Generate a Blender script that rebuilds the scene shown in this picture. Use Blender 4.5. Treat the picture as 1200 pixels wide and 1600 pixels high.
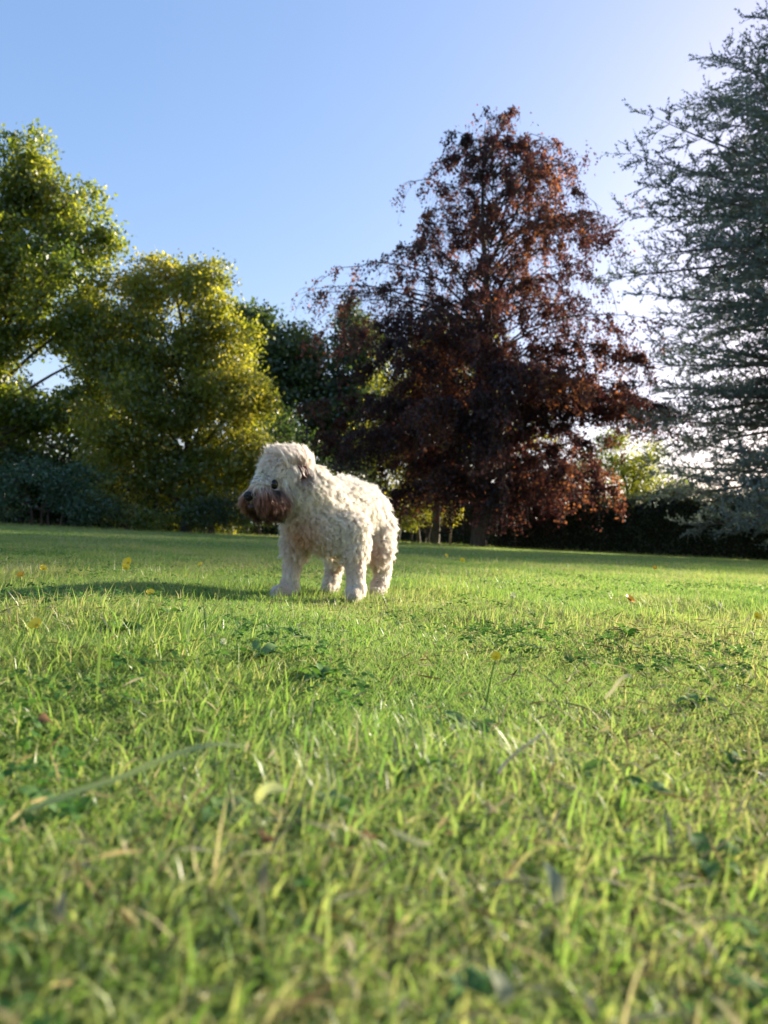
import bpy, bmesh, math, random
import numpy as np
from mathutils import Vector, Matrix, Euler, kdtree

for o in list(bpy.data.objects):
    bpy.data.objects.remove(o)
random.seed(7)
RNG = np.random.default_rng(7)
SC = bpy.context.scene
COL = SC.collection

# ------------------------------------------------------------------ camera
CAM_H = 0.178
F = 1155.0
PITCH, ROLL = 2.0, 2.7
camd = bpy.data.cameras.new('camera')
cam = bpy.data.objects.new('camera', camd)
COL.objects.link(cam)
ROT = Euler((math.radians(90 + PITCH), 0, 0)).to_matrix() @ Matrix.Rotation(math.radians(ROLL), 3, 'Z')
cam.matrix_world = Matrix.Translation((0, 0, CAM_H)) @ ROT.to_4x4()
camd.sensor_fit = 'VERTICAL'
camd.sensor_height = 36.0
camd.lens = F / 1600 * 36.0
camd.clip_start = 0.02
camd.clip_end = 2000
camd.dof.use_dof = True
camd.dof.focus_distance = 1.45
camd.dof.aperture_fstop = 6.0
SC.camera = cam

# ------------------------------------------------------------------ sky and sun
SUN_AZ, SUN_EL = 49.0, 17.5          # degrees right of the view, above the horizon
world = bpy.data.worlds.new('World')
SC.world = world
world.use_nodes = True
wn = world.node_tree
wn.nodes.clear()
out = wn.nodes.new('ShaderNodeOutputWorld')
bg = wn.nodes.new('ShaderNodeBackground')
sky = wn.nodes.new('ShaderNodeTexSky')
sky.sky_type = 'NISHITA'
sky.sun_disc = False
sky.sun_elevation = math.radians(SUN_EL)
sky.sun_rotation = math.radians(SUN_AZ)
sky.air_density = 1.0
sky.dust_density = 1.0
sky.ozone_density = 2.0
bg.inputs['Strength'].default_value = 0.080
gm_ = wn.nodes.new('ShaderNodeGamma')
gm_.inputs[1].default_value = 0.55
hs_ = wn.nodes.new('ShaderNodeHueSaturation')
hs_.inputs['Saturation'].default_value = 1.62
wn.links.new(sky.outputs[0], gm_.inputs[0])
wn.links.new(gm_.outputs[0], hs_.inputs['Color'])
tn_ = wn.nodes.new('ShaderNodeMix')
tn_.data_type = 'RGBA'
tn_.blend_type = 'MULTIPLY'
tn_.inputs[0].default_value = 1.0
tn_.inputs[7].default_value = (1.11, 0.955, 1.01, 1)
wn.links.new(hs_.outputs[0], tn_.inputs[6])
wn.links.new(tn_.outputs[2], bg.inputs['Color'])
wn.links.new(bg.outputs[0], out.inputs['Surface'])

sund = bpy.data.lights.new('sun', 'SUN')
sund.energy = 2.6
sund.angle = math.radians(3.0)
sund.color = (1.0, 0.89, 0.71)
sun = bpy.data.objects.new('sun', sund)
COL.objects.link(sun)
a, e = math.radians(SUN_AZ), math.radians(SUN_EL)
SUN_DIR = Vector((math.sin(a) * math.cos(e), math.cos(a) * math.cos(e), math.sin(e)))
sun.rotation_euler = SUN_DIR.to_track_quat('Z', 'Y').to_euler()
sun.location = (30, 50, 30)

SC.view_settings.view_transform = 'Standard'
SC.view_settings.look = 'None'
SC.view_settings.exposure = 2.68
SC.view_settings.gamma = 1.0
SC.view_settings.use_curve_mapping = False


def P(px, py, d):
    """world point seen at a photograph pixel, at depth y = d"""
    r = ROT @ Vector(((px - 600) / F, (800 - py) / F, -1))
    return Vector((0, 0, CAM_H)) + r * (d / r.y)


def PG(px, py):
    """point on level ground under a photograph pixel"""
    r = ROT @ Vector(((px - 600) / F, (800 - py) / F, -1))
    return Vector((0, 0, CAM_H)) + r * (-CAM_H / r.z)


def base(px, d):
    p = P(px, 850, d)
    return Vector((p.x, p.y, 0))


# ------------------------------------------------------------------ noise
_np = np.random.default_rng(3)
_K = _np.normal(size=(10, 3))
_K /= np.linalg.norm(_K, axis=1)[:, None]
_PH = _np.uniform(0, 6.28, 10)
_FR = _np.uniform(0.6, 1.7, 10)


def noise(p, scale, seed=0):
    """smooth noise, about -1..1, of points (N,3)"""
    p = np.asarray(p, float)
    if p.shape[1] == 2:
        p = np.concatenate([p, np.zeros((len(p), 1))], 1)
    q = p / scale * 6.28 / 2 + seed * 17.3
    w = q + 0.9 * np.stack([np.sin(q[:, 1] * .7 + seed), np.sin(q[:, 2] * .8 + 1 + seed), np.sin(q[:, 0] * .9 + 2)], 1)
    v = np.zeros(len(p))
    for k in range(10):
        v += np.sin(w @ (_K[k] * _FR[k]) + _PH[k] + seed * 1.7 * k)
    return v / 3.2


# ------------------------------------------------------------------ materials
def new_mat(name):
    m = bpy.data.materials.new(name)
    m.use_nodes = True
    m.node_tree.nodes.clear()
    return m, m.node_tree.nodes, m.node_tree.links


def ramp(n, stops, interp='LINEAR'):
    r = n.new('ShaderNodeValToRGB')
    r.color_ramp.interpolation = interp
    el = r.color_ramp.elements
    while len(el) < len(stops):
        el.new(0.5)
    for e_, (p, c) in zip(el, stops):
        e_.position = p
        e_.color = (*c, 1)
    return r


def leaf_mat(name, stops, trans, tmix=0.45, gloss=0.08, rough=0.45):
    """leaves: colour from each leaf's own random tint, light passes through them"""
    m, n, l = new_mat(name)
    at = n.new('ShaderNodeAttribute')
    at.attribute_name = 'tint'
    r = ramp(n, stops)
    rt = ramp(n, trans)
    l.new(at.outputs['Fac'], r.inputs[0])
    l.new(at.outputs['Fac'], rt.inputs[0])
    d = n.new('ShaderNodeBsdfDiffuse')
    t = n.new('ShaderNodeBsdfTranslucent')
    g = n.new('ShaderNodeBsdfGlossy')
    g.inputs['Roughness'].default_value = rough
    g.inputs['Color'].default_value = (0.9, 0.9, 0.9, 1)
    l.new(r.outputs[0], d.inputs[0])
    l.new(rt.outputs[0], t.inputs[0])
    mx = n.new('ShaderNodeMixShader')
    mx.inputs[0].default_value = tmix
    l.new(d.outputs[0], mx.inputs[1])
    l.new(t.outputs[0], mx.inputs[2])
    m2 = n.new('ShaderNodeMixShader')
    m2.inputs[0].default_value = gloss
    l.new(mx.outputs[0], m2.inputs[1])
    l.new(g.outputs[0], m2.inputs[2])
    o = n.new('ShaderNodeOutputMaterial')
    l.new(m2.outputs[0], o.inputs[0])
    return m


def bark_mat(name, c1, c2, scale=3.0):
    m, n, l = new_mat(name)
    tc = n.new('ShaderNodeTexCoord')
    mp = n.new('ShaderNodeMapping')
    mp.inputs['Scale'].default_value = (scale * 4, scale * 4, scale * .7)
    nz = n.new('ShaderNodeTexNoise')
    nz.inputs['Detail'].default_value = 6
    nz.inputs['Scale'].default_value = 1.5
    l.new(tc.outputs['Object'], mp.inputs[0])
    l.new(mp.outputs[0], nz.inputs['Vector'])
    r = ramp(n, [(0.3, c1), (0.7, c2)])
    l.new(nz.outputs[0], r.inputs[0])
    b = n.new('ShaderNodeBsdfPrincipled')
    b.inputs['Roughness'].default_value = 0.9
    l.new(r.outputs[0], b.inputs['Base Color'])
    bp = n.new('ShaderNodeBump')
    bp.inputs['Strength'].default_value = 0.6
    bp.inputs['Distance'].default_value = 0.03
    l.new(nz.outputs[0], bp.inputs['Height'])
    l.new(bp.outputs[0], b.inputs['Normal'])
    o = n.new('ShaderNodeOutputMaterial')
    l.new(b.outputs[0], o.inputs[0])
    return m


def plain_mat(name, c, rough=0.6, c2=None, scale=80, spec=0.4):
    m, n, l = new_mat(name)
    b = n.new('ShaderNodeBsdfPrincipled')
    b.inputs['Roughness'].default_value = rough
    b.inputs['Specular IOR Level'].default_value = spec
    if c2:
        nz = n.new('ShaderNodeTexNoise')
        nz.inputs['Scale'].default_value = scale
        nz.inputs['Detail'].default_value = 4
        tc = n.new('ShaderNodeTexCoord')
        l.new(tc.outputs['Object'], nz.inputs['Vector'])
        r = ramp(n, [(0.35, c), (0.65, c2)])
        l.new(nz.outputs[0], r.inputs[0])
        l.new(r.outputs[0], b.inputs['Base Color'])
    else:
        b.inputs['Base Color'].default_value = (*c, 1)
    o = n.new('ShaderNodeOutputMaterial')
    l.new(b.outputs[0], o.inputs[0])
    return m


# ------------------------------------------------------------------ object helpers
def link(name, data, m, parent=None):
    o = bpy.data.objects.new(name, data)
    COL.objects.link(o)
    if m is not None:
        data.materials.append(m)
    if parent:
        o.parent = parent
        if name in ('crown', 'branches', 'leaves'):
            o['kind'] = 'stuff'      # leaves and twigs too fine to pick apart
    return o


def thing(name, label, cat, loc=(0, 0, 0), group=None):
    o = bpy.data.objects.new(name, None)
    COL.objects.link(o)
    o.location = loc
    o['label'] = label
    o['category'] = cat
    if group:
        o['group'] = group
    return o


def np_mesh(name, co, faces, nper, tint=None, smooth=False):
    """co (N,3), faces flat index array, nper = verts per face (int or array)"""
    me = bpy.data.meshes.new(name)
    co = np.ascontiguousarray(co, np.float32)
    faces = np.ascontiguousarray(faces, np.int32).ravel()
    if np.isscalar(nper):
        nf = len(faces) // nper
        starts = np.arange(nf, dtype=np.int32) * nper
    else:
        nper = np.asarray(nper, np.int32)
        nf = len(nper)
        starts = np.concatenate([[0], np.cumsum(nper)[:-1]]).astype(np.int32)
    me.vertices.add(len(co))
    me.vertices.foreach_set('co', co.ravel())
    me.loops.add(len(faces))
    me.loops.foreach_set('vertex_index', faces)
    me.polygons.add(nf)
    me.polygons.foreach_set('loop_start', starts)
    if smooth:
        me.polygons.foreach_set('use_smooth', np.ones(nf, bool))
    me.update(calc_edges=True)
    if tint is not None:
        at = me.attributes.new('tint', 'FLOAT', 'FACE')
        at.data.foreach_set('value', np.ascontiguousarray(tint, np.float32))
    return me


def unit(v):
    return v / (np.linalg.norm(v, axis=-1, keepdims=True) + 1e-9)


def leaves_mesh(name, c, axis, nrm, ln, wd, tint, fold=0.12):
    """one bent diamond per leaf"""
    axis = unit(axis)
    side = unit(np.cross(axis, nrm))
    up = unit(np.cross(side, axis))
    ln = np.broadcast_to(ln, len(c))[:, None]
    wd = np.broadcast_to(wd, len(c))[:, None]
    v = np.empty((len(c), 4, 3))
    v[:, 0] = c - axis * ln * .5
    v[:, 1] = c + side * wd * .5 - up * wd * fold
    v[:, 2] = c + axis * ln * .5 - up * ln * .12
    v[:, 3] = c - side * wd * .5 - up * wd * fold
    f = np.arange(len(c) * 4)
    return np_mesh(name, v.reshape(-1, 3), f, 4, tint)


def tubes_mesh(name, lines, sides=6):
    """lines: list of (points (n,3), radii (n,)) -> one tube mesh"""
    V, Fc, off = [], [], 0
    ang = np.linspace(0, 2 * math.pi, sides, endpoint=False)
    for pts, rad in lines:
        pts = np.asarray(pts, float)
        n = len(pts)
        t = np.gradient(pts, axis=0)
        t = unit(t)
        ref = np.where(np.abs(t[:, 2:3]) > .9, np.array([[1., 0, 0]]), np.array([[0, 0, 1.]]))
        u = unit(np.cross(t, ref))
        w = np.cross(t, u)
        ring = pts[:, None, :] + (u[:, None, :] * np.cos(ang)[None, :, None] + w[:, None, :] * np.sin(ang)[None, :, None]) * np.asarray(rad)[:, None, None]
        V.append(ring.reshape(-1, 3))
        i = np.arange(n - 1)[:, None] * sides
        j = np.arange(sides)[None, :]
        k = (j + 1) % sides
        q = np.stack([i + j, i + k, i + sides + k, i + sides + j], -1).reshape(-1, 4) + off
        Fc.append(q)
        off += n * sides
    return np_mesh(name, np.concatenate(V), np.concatenate(Fc), 4, smooth=True)


def bez(p0, p1, p2, n):
    t = np.linspace(0, 1, n)[:, None]
    return (1 - t) ** 2 * np.asarray(p0) + 2 * t * (1 - t) * np.asarray(p1) + t * t * np.asarray(p2)


# ------------------------------------------------------------------ lawn
DIP = P(560, 900, 2.44)


def lawn_z(xy):
    xy = np.asarray(xy, float)
    d = np.hypot(xy[:, 0], xy[:, 1])
    near = np.clip(1 - (d - 6) / 10, 0.15, 1)
    z = (0.010 * noise(xy, 0.8, 1) + 0.006 * noise(xy, 0.33, 2)) * near * np.clip(d / .5, .2, 1)
    dd = np.hypot(xy[:, 0] - DIP.x, xy[:, 1] - DIP.y)
    z -= 0.014 * np.exp(-(dd / .35) ** 2)
    return z


def lz(x, y):
    return float(lawn_z(np.array([[x, y]]))[0])


def build_lawn():
    r = np.concatenate([np.linspace(0, 6, 90), np.linspace(6.4, 40, 30), [60, 100, 200, 400, 800]])
    nth = 220
    th = np.linspace(0, 2 * math.pi, nth, endpoint=False)
    R, T = np.meshgrid(r[1:], th, indexing='ij')
    xy = np.stack([R.ravel() * np.sin(T.ravel()), R.ravel() * np.cos(T.ravel())], 1)
    xy = np.concatenate([[[0, 0]], xy])
    co = np.concatenate([xy, lawn_z(xy)[:, None]], 1)
    nr = len(r) - 1
    i = np.arange(nr - 1)[:, None] * nth + 1
    j = np.arange(nth)[None, :]
    k = (j + 1) % nth
    q = np.stack([i + j, i + nth + j, i + nth + k, i + k], -1).reshape(-1, 4)
    tri = np.stack([np.zeros(nth, int), 1 + np.arange(nth), 1 + (np.arange(nth) + 1) % nth], 1)
    faces = np.concatenate([tri.ravel(), q.ravel()])
    nper = np.concatenate([np.full(nth, 3), np.full(len(q), 4)])
    me = np_mesh('lawn', co, faces, nper, smooth=True)
    m, n, l = new_mat('turf_soil')
    tc = n.new('ShaderNodeTexCoord')
    n1 = n.new('ShaderNodeTexNoise')
    n1.inputs['Scale'].default_value = 55
    n1.inputs['Detail'].default_value = 8
    n1.inputs['Roughness'].default_value = .7
    n2 = n.new('ShaderNodeTexNoise')
    n2.inputs['Scale'].default_value = 1.3
    n2.inputs['Detail'].default_value = 5
    for q_ in (n1, n2):
        l.new(tc.outputs['Object'], q_.inputs['Vector'])
    r1 = ramp(n, [(0.32, (0.050, 0.065, 0.018)), (0.5, (0.14, 0.18, 0.045)), (0.68, (0.28, 0.26, 0.11))])
    r2 = ramp(n, [(0.35, (0.12, 0.19, 0.03)), (0.65, (0.23, 0.27, 0.07))])
    l.new(n1.outputs[0], r1.inputs[0])
    l.new(n2.outputs[0], r2.inputs[0])
    mx = n.new('ShaderNodeMix')
    mx.data_type = 'RGBA'
    mx.inputs[0].default_value = .45
    l.new(r1.outputs[0], mx.inputs[6])
    l.new(r2.outputs[0], mx.inputs[7])
    b = n.new('ShaderNodeBsdfPrincipled')
    b.inputs['Roughness'].default_value = .95
    b.inputs['Specular IOR Level'].default_value = .1
    l.new(mx.outputs[2], b.inputs['Base Color'])
    bp = n.new('ShaderNodeBump')
    bp.inputs['Distance'].default_value = .01
    l.new(n1.outputs[0], bp.inputs['Height'])
    l.new(bp.outputs[0], b.inputs['Normal'])
    o_ = n.new('ShaderNodeOutputMaterial')
    l.new(b.outputs[0], o_.inputs[0])
    o = link('lawn', me, m)
    o['kind'] = 'structure'
    o['label'] = 'mown green garden lawn stretching back to the trees'


# ------------------------------------------------------------------ trees
def finish_leaf_dirs(n, rng, up=0.6, droop=0.4):
    nrm = unit(rng.normal(size=(n, 3)) + np.array([0, 0, up]))
    ax = unit(rng.normal(size=(n, 3)) + np.array([0, 0, -droop]))
    return ax, nrm


def broad_tree(name, label, cat, d, bx, lobes, mat, bark, ncl, per, leaf, trunk_r, seed,
               sig=0.26, gap=-0.55, gscale=1.6, group=None, inner=0.3, holes=(), shoots=0, multi=1, dz=0.55):
    """lobes: (px, py, rx_px, ry_px[, depth offset]) as the crown shows in the picture, at distance d"""
    rng = np.random.default_rng(seed)
    b = base(bx, d)
    t = thing(name, label, cat, b, group)
    L = []
    for lb in lobes:
        dd = d + (lb[4] if len(lb) > 4 else 0)
        c = P(lb[0], lb[1], dd)
        s = dd / F
        rx, rz = lb[2] * s, lb[3] * s
        L.append((np.array(c), np.array([rx, (rx + rz) * .5 * .8, rz])))
    for (cc, rr) in list(L):
        for _q in range(6):
            dv = unit(rng.normal(size=3) + np.array([0, -.3, .15]))
            f_ = rng.uniform(.26, .5)
            L.append((cc + dv * rr * rng.uniform(.75, 1.15), rr * f_))
    w = np.array([(l_[1][0] * l_[1][1] * l_[1][2]) ** (.55) for l_ in L])
    w /= w.sum()
    k = rng.choice(len(L), ncl, p=w)
    dirs = unit(rng.normal(size=(ncl, 3)))
    rad = inner + (1.04 - inner) * rng.random(ncl) ** .6
    C = np.array([l_[0] for l_ in L])[k] + dirs * np.array([l_[1] for l_ in L])[k] * rad[:, None]
    keep = (noise(C, gscale, seed) > gap) & (C[:, 2] > .15)
    for (hx, hy, hr, hd) in holes:
        # a gap in the branches: a clear tunnel through the crown
        pr = np.array([hx_proj(c) for c in C])
        keep &= np.hypot((pr[:, 0] - hx) / hr[0], (pr[:, 1] - hy) / hr[1]) > 1 + .25 * rng.normal(size=len(C))
    C, dirs, k = C[keep], dirs[keep], k[keep]
    n = len(C) * per
    off = rng.normal(size=(len(C), per, 3)) * sig * np.array([1, 1, dz])
    c = (C[:, None, :] + off).reshape(-1, 3)
    ax, nrm = finish_leaf_dirs(n, rng)
    nrm = unit(nrm + .5 * np.repeat(dirs, per, 0))
    ct = rng.normal(size=len(C)) * .10
    tint = np.clip(.5 + np.repeat(ct, per) + rng.normal(size=n) * .16 + .18 * noise(c, 3.5, seed + 5), 0, 1)
    ok = c[:, 2] > 0.02
    sz = rng.uniform(.7, 1.3, n) * leaf
    me = leaves_mesh('crown', c[ok] - np.array(b), ax[ok], nrm[ok], sz[ok], sz[ok] * .62, tint[ok])
    link('crown', me, mat, t)
    # trunk, limbs to every lobe and twigs to clusters
    lines, limbs = [], []
    zt = max(l_[0][2] for l_ in L[:len(lobes)]) * .92
    for q in range(multi):
        o = np.array([rng.normal() * .25, rng.normal() * .25, 0]) * (multi > 1)
        top = np.array(b) + o + np.array([rng.normal() * .5, rng.normal() * .4, zt])
        pts = bez(np.array(b) + o - [0, 0, .1], np.array(b) + o + [rng.normal() * .2, 0, zt * .5], top, 12)
        lines.append((pts - np.array(b), np.linspace(trunk_r, trunk_r * .25, 12) * np.where(np.arange(12) == 0, 1.3, 1)))
    for (cc, rr) in L[:len(lobes)]:
        h0 = max(.5, cc[2] * .45)
        st = np.array(b) + [0, 0, h0]
        mid = (st + cc) * .5 + [0, 0, cc[2] * .12]
        limbs.append((bez(st, mid, cc, 8) - np.array(b), np.linspace(trunk_r * .45, trunk_r * .15, 8)))
    sel = rng.choice(len(C), min(len(C), 160), replace=False)
    for i in sel:
        cc = L[k[i]][0]
        p = C[i]
        st = cc + (p - cc) * .1
        limbs.append((bez(st, (st + p) * .5 + [0, 0, .25], p, 5) - np.array(b), np.linspace(trunk_r * .14, .008, 5)))
    nl_ = len(lobes)
    link('trunk', tubes_mesh('trunk', lines + limbs[:nl_], 9), bark, t)
    link('branches', tubes_mesh('branches', limbs[nl_:], 5), bark, t)
    return t


ROTI = np.array(ROT.transposed())


def hx_proj(p):
    v = ROTI @ (np.asarray(p) - np.array([0, 0, CAM_H]))
    return 600 + F * v[0] / -v[2], 800 - F * v[1] / -v[2]


def interp(z, tab):
    tz, tv = zip(*tab)
    return np.interp(z, tz, tv)


def weeping_beech(mat, bark):
    rng = np.random.default_rng(21)
    d = 26.0
    b = np.array(base(746, d))
    t = thing('copper_beech', 'tall weeping copper beech with dark purple leaves and see-through top, behind the dog', 'tree', b)
    top = 18.3
    left = [(1.5, 4.0), (3.3, 6.6), (6, 7.2), (8.2, 5.6), (9.0, 6.0), (10.0, 7.2), (11.2, 6.0), (12.2, 4.6), (14.5, 3.2), (16.2, 2.7), (17.4, 2.0), (18.9, 1.0)]
    right = [(1.5, 4.8), (3.3, 5.8), (5, 6.8), (6.2, 8.3), (7, 6.4), (8.2, 6.4), (10.3, 6.5), (12, 6.1), (14.7, 5.6), (16.2, 4.4), (17, 3.2), (17.8, 2.2), (18.9, 1.0)]
    lines = [(bez([0, 0, -.1], [.5, 0, 7], [-.3, .2, 13], 14), np.linspace(.33, .09, 14)),
             (bez([-.3, .2, 13], [-.45, .2, 15.5], [-.4, .1, top - .7], 8), np.linspace(.09, .015, 8))]
    limbs = []
    C, D, LN = [], [], []
    nb = 185
    for i in range(nb):
        f = (i + rng.random()) / nb
        z1 = 1.9 + 17.0 * f ** .88          # height of the branch's outer bend
        az = i * 2.399 + rng.normal() * .5
        cx = math.cos(az)
        R = interp(z1, right) if cx > 0 else interp(z1, left)
        Rd = .5 * (interp(z1, right) + interp(z1, left))
        R = abs(cx) * R + (1 - abs(cx)) * Rd
        R *= rng.uniform(.72, 1.08) if z1 < 8 else rng.choice([rng.uniform(.30, .8), rng.uniform(.70, 1.10)])
        if i >= nb - 16:                    # long outlying limbs, left and right
            z1, az, R = ((9.8 + rng.normal() * .6, math.pi + rng.normal() * .4, rng.uniform(6.4, 8.0)) if i % 8 < 5 else
                         (6.6 + rng.normal() * .3, rng.normal() * .3, rng.uniform(7.0, 8.6)))
            cx = math.cos(az)
        z0 = max(1.8, z1 - R * .28 + rng.normal() * .3)
        dirh = np.array([cx, math.sin(az) * .85, 0])
        p0 = np.array([0.0, 0, z0])
        tip = p0 + dirh * R
        tip[2] = max(.9, z1 - .10 * R + rng.normal() * .45)
        mid = p0 + dirh * R * .5
        mid[2] = z1 + .22 * R * rng.uniform(.2, 1.7)
        pts = bez(p0, mid, tip, 12)
        pts[1:] += rng.normal(size=(11, 3)) * .05
        limbs.append((pts, np.linspace(.016 + .007 * R, .006, 12)))
        nt = int(6 + R * 3.2)
        for s in np.linspace(.22, 1, nt):
            s2 = min(1, s + rng.normal() * .03)
            q = pts[min(11, int(s2 * 11))]
            sa = rng.uniform(-1, 1) * 1.3
            h = np.array([dirh[0] * math.cos(sa) - dirh[1] * math.sin(sa), dirh[0] * math.sin(sa) + dirh[1] * math.cos(sa), 0])
            ln = rng.uniform(.5, 1.25) * (1.0 if R > 3 else .6)
            dr = rng.uniform(.6, 1.6) * (1.3 if z1 < 5 else 1)
            e_ = q + h * ln * .75 + [0, 0, -dr * ln]
            m_ = q + h * ln * .5 + [0, 0, .10]
            tw = bez(q, m_, e_, 6)
            limbs.append((tw, np.linspace(.012, .004, 6)))
            npl = int((.55 if i >= nb - 16 else 1) * rng.uniform(50, 84) * (1.5 if z1 < 8 else .88))
            u = rng.random(npl) ** .8
            idx = np.clip((u * 5).astype(int), 0, 4)
            fr = (u * 5 - idx)[:, None]
            pc = tw[idx] * (1 - fr) + tw[idx + 1] * fr
            pc = pc + rng.normal(size=(npl, 3)) * np.array([.13, .13, .09]) + np.array([0, 0, -.08])
            C.append(pc)
    # a few bare upright shoots near the top on the right
    for (x, z, ex) in ((3.2, 14.6, 3.9), (4.8, 12.5, 6.0), (.0, 16.0, -.2), (-.6, 15.6, -1.1), (.9, 15.4, 1.1), (1.6, 14.8, 2.2)):
        st = np.array([.3, .1, z - 2.2])
        en = np.array([ex, .3, z + 2.0])
        tw = bez(st, [x, .2, z - .6], en, 9)
        limbs.append((tw, np.linspace(.04, .008, 9)))
        for q in tw[-5:]:
            C.append(q + rng.normal(size=(46, 3)) * np.array([.26, .26, .2]))
    c = np.concatenate(C)
    c = c[c[:, 2] > .5]
    keep = noise(c, .6, 9) > np.where(c[:, 2] > 8.5, .10, -.6)
    c = c[keep]
    n = len(c)
    ax, nrm = finish_leaf_dirs(n, rng, up=.5, droop=.9)
    tint = np.clip(.45 + rng.normal(size=n) * .17 + .2 * noise(c, 3, 4), 0, 1)
    sz = rng.uniform(.085, .155, n)
    S_ = d / 30.0
    lines = [(p_ * S_, r_ * S_) for p_, r_ in lines]
    limbs = [(p_ * S_, r_ * S_) for p_, r_ in limbs]
    link('crown', leaves_mesh('crown', c * S_, ax, nrm, sz * S_, sz * .68 * S_, tint), mat, t)
    link('trunk', tubes_mesh('trunk', lines, 12), bark, t)
    link('branches', tubes_mesh('branches', limbs, 3), bark, t)
    return n


def blue_cedar(name, label, px, d, mat, bark, prof, top, seed, nb=225, kshoot=1.0, zmin=1.0):
    rng = np.random.default_rng(seed)
    b = np.array(base(px, d))
    t = thing(name, label, 'tree', b)
    lines = [(np.stack([np.linspace(0, .2, 14), np.zeros(14), np.linspace(-.1, top, 14)], 1), np.linspace(.38, .02, 14))]
    limbs, S, Dr = [], [], []
    for i in range(nb):
        f = (i + rng.random()) / nb
        z1 = zmin + (top - zmin - .3) * f
        az = i * 2.399 + rng.normal() * .25
        dirh = np.array([math.cos(az), math.sin(az), 0])
        R = interp(z1, prof) * rng.uniform(.74, 1.06)
        rise = .16 * R * (f * 1.5 + .1) - .10 * R * max(0, .4 - f) * 2.5
        rise += rng.normal() * .10 * R
        p0 = np.array([0, 0, max(.5, z1 - rise * .5)])
        tip = p0 + dirh * R + [0, 0, rise]
        tip[2] = max(tip[2], .45)
        mid = p0 + dirh * R * .55 + [0, 0, rise * .25 + .05]
        pts = bez(p0, mid, tip, 12)
        limbs.append((pts, np.linspace(.02 + .011 * R, .007, 12)))
        side = np.array([-dirh[1], dirh[0], 0])
        nt = int(5 + R * 2.6)
        for s in np.linspace(.12, 1, nt):
            q = pts[int(s * 11)]
            for sg in (-1, 1):
                ln = (.35 + .85 * (1 - s * .75) * min(1, R / 4) + .1) * rng.uniform(.7, 1.25)
                h = unit(dirh * rng.uniform(.4, .95) + side * sg * rng.uniform(.35, 1.0) + np.array([0, 0, rng.uniform(-.55, .55)]))
                e_ = q + h * ln
                limbs.append((bez(q, q + h * ln * .5 - [0, 0, .03], e_, 3), np.linspace(.010, .004, 3)))
                ns = max(3, int(ln * 11.5 * kshoot))
                for u in np.linspace(.25, 1, ns):
                    S.append(q + h * ln * u)
                    Dr.append(unit(h * .8 + rng.normal(size=3) * .45 + np.array([0, 0, .22])))
    S, Dr = np.array(S), np.array(Dr)
    ns = len(S)
    ln = rng.uniform(.16, .44, ns)
    K = 5
    # needles: narrow triangles set round each shoot
    u = rng.random((ns, K))
    bp = S[:, None] + Dr[:, None] * (u * ln[:, None])[..., None]
    rd = unit(rng.normal(size=(ns, K, 3)))
    nd = unit(Dr[:, None] * .75 + rd)
    nl = rng.uniform(.05, .10, (ns, K, 1))
    sd = unit(np.cross(nd, rng.normal(size=(ns, K, 3)))) * .031
    V = np.stack([bp - sd, bp + sd, bp + nd * nl], 2).reshape(-1, 3)
    # the shoot itself: one slim triangle
    sd2 = unit(np.cross(Dr, rng.normal(size=(ns, 3)))) * .016
    V2 = np.stack([S - sd2, S + sd2, S + Dr * (ln * 1.12)[:, None]], 1).reshape(-1, 3)
    tint = np.clip(np.repeat(.5 + .2 * noise(S, 2.5, 3), K) + rng.normal(size=ns * K) * .18, 0, 1)
    tint = np.concatenate([tint, np.clip(.5 + rng.normal(size=ns) * .15, 0, 1)])
    V = np.concatenate([V, V2])
    me = np_mesh('crown', V, np.arange(len(V)), 3, tint)
    link('crown', me, mat, t)
    link('trunk', tubes_mesh('trunk', lines, 12), bark, t)
    link('branches', tubes_mesh('branches', limbs, 3), bark, t)
    return len(V) // 3


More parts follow.
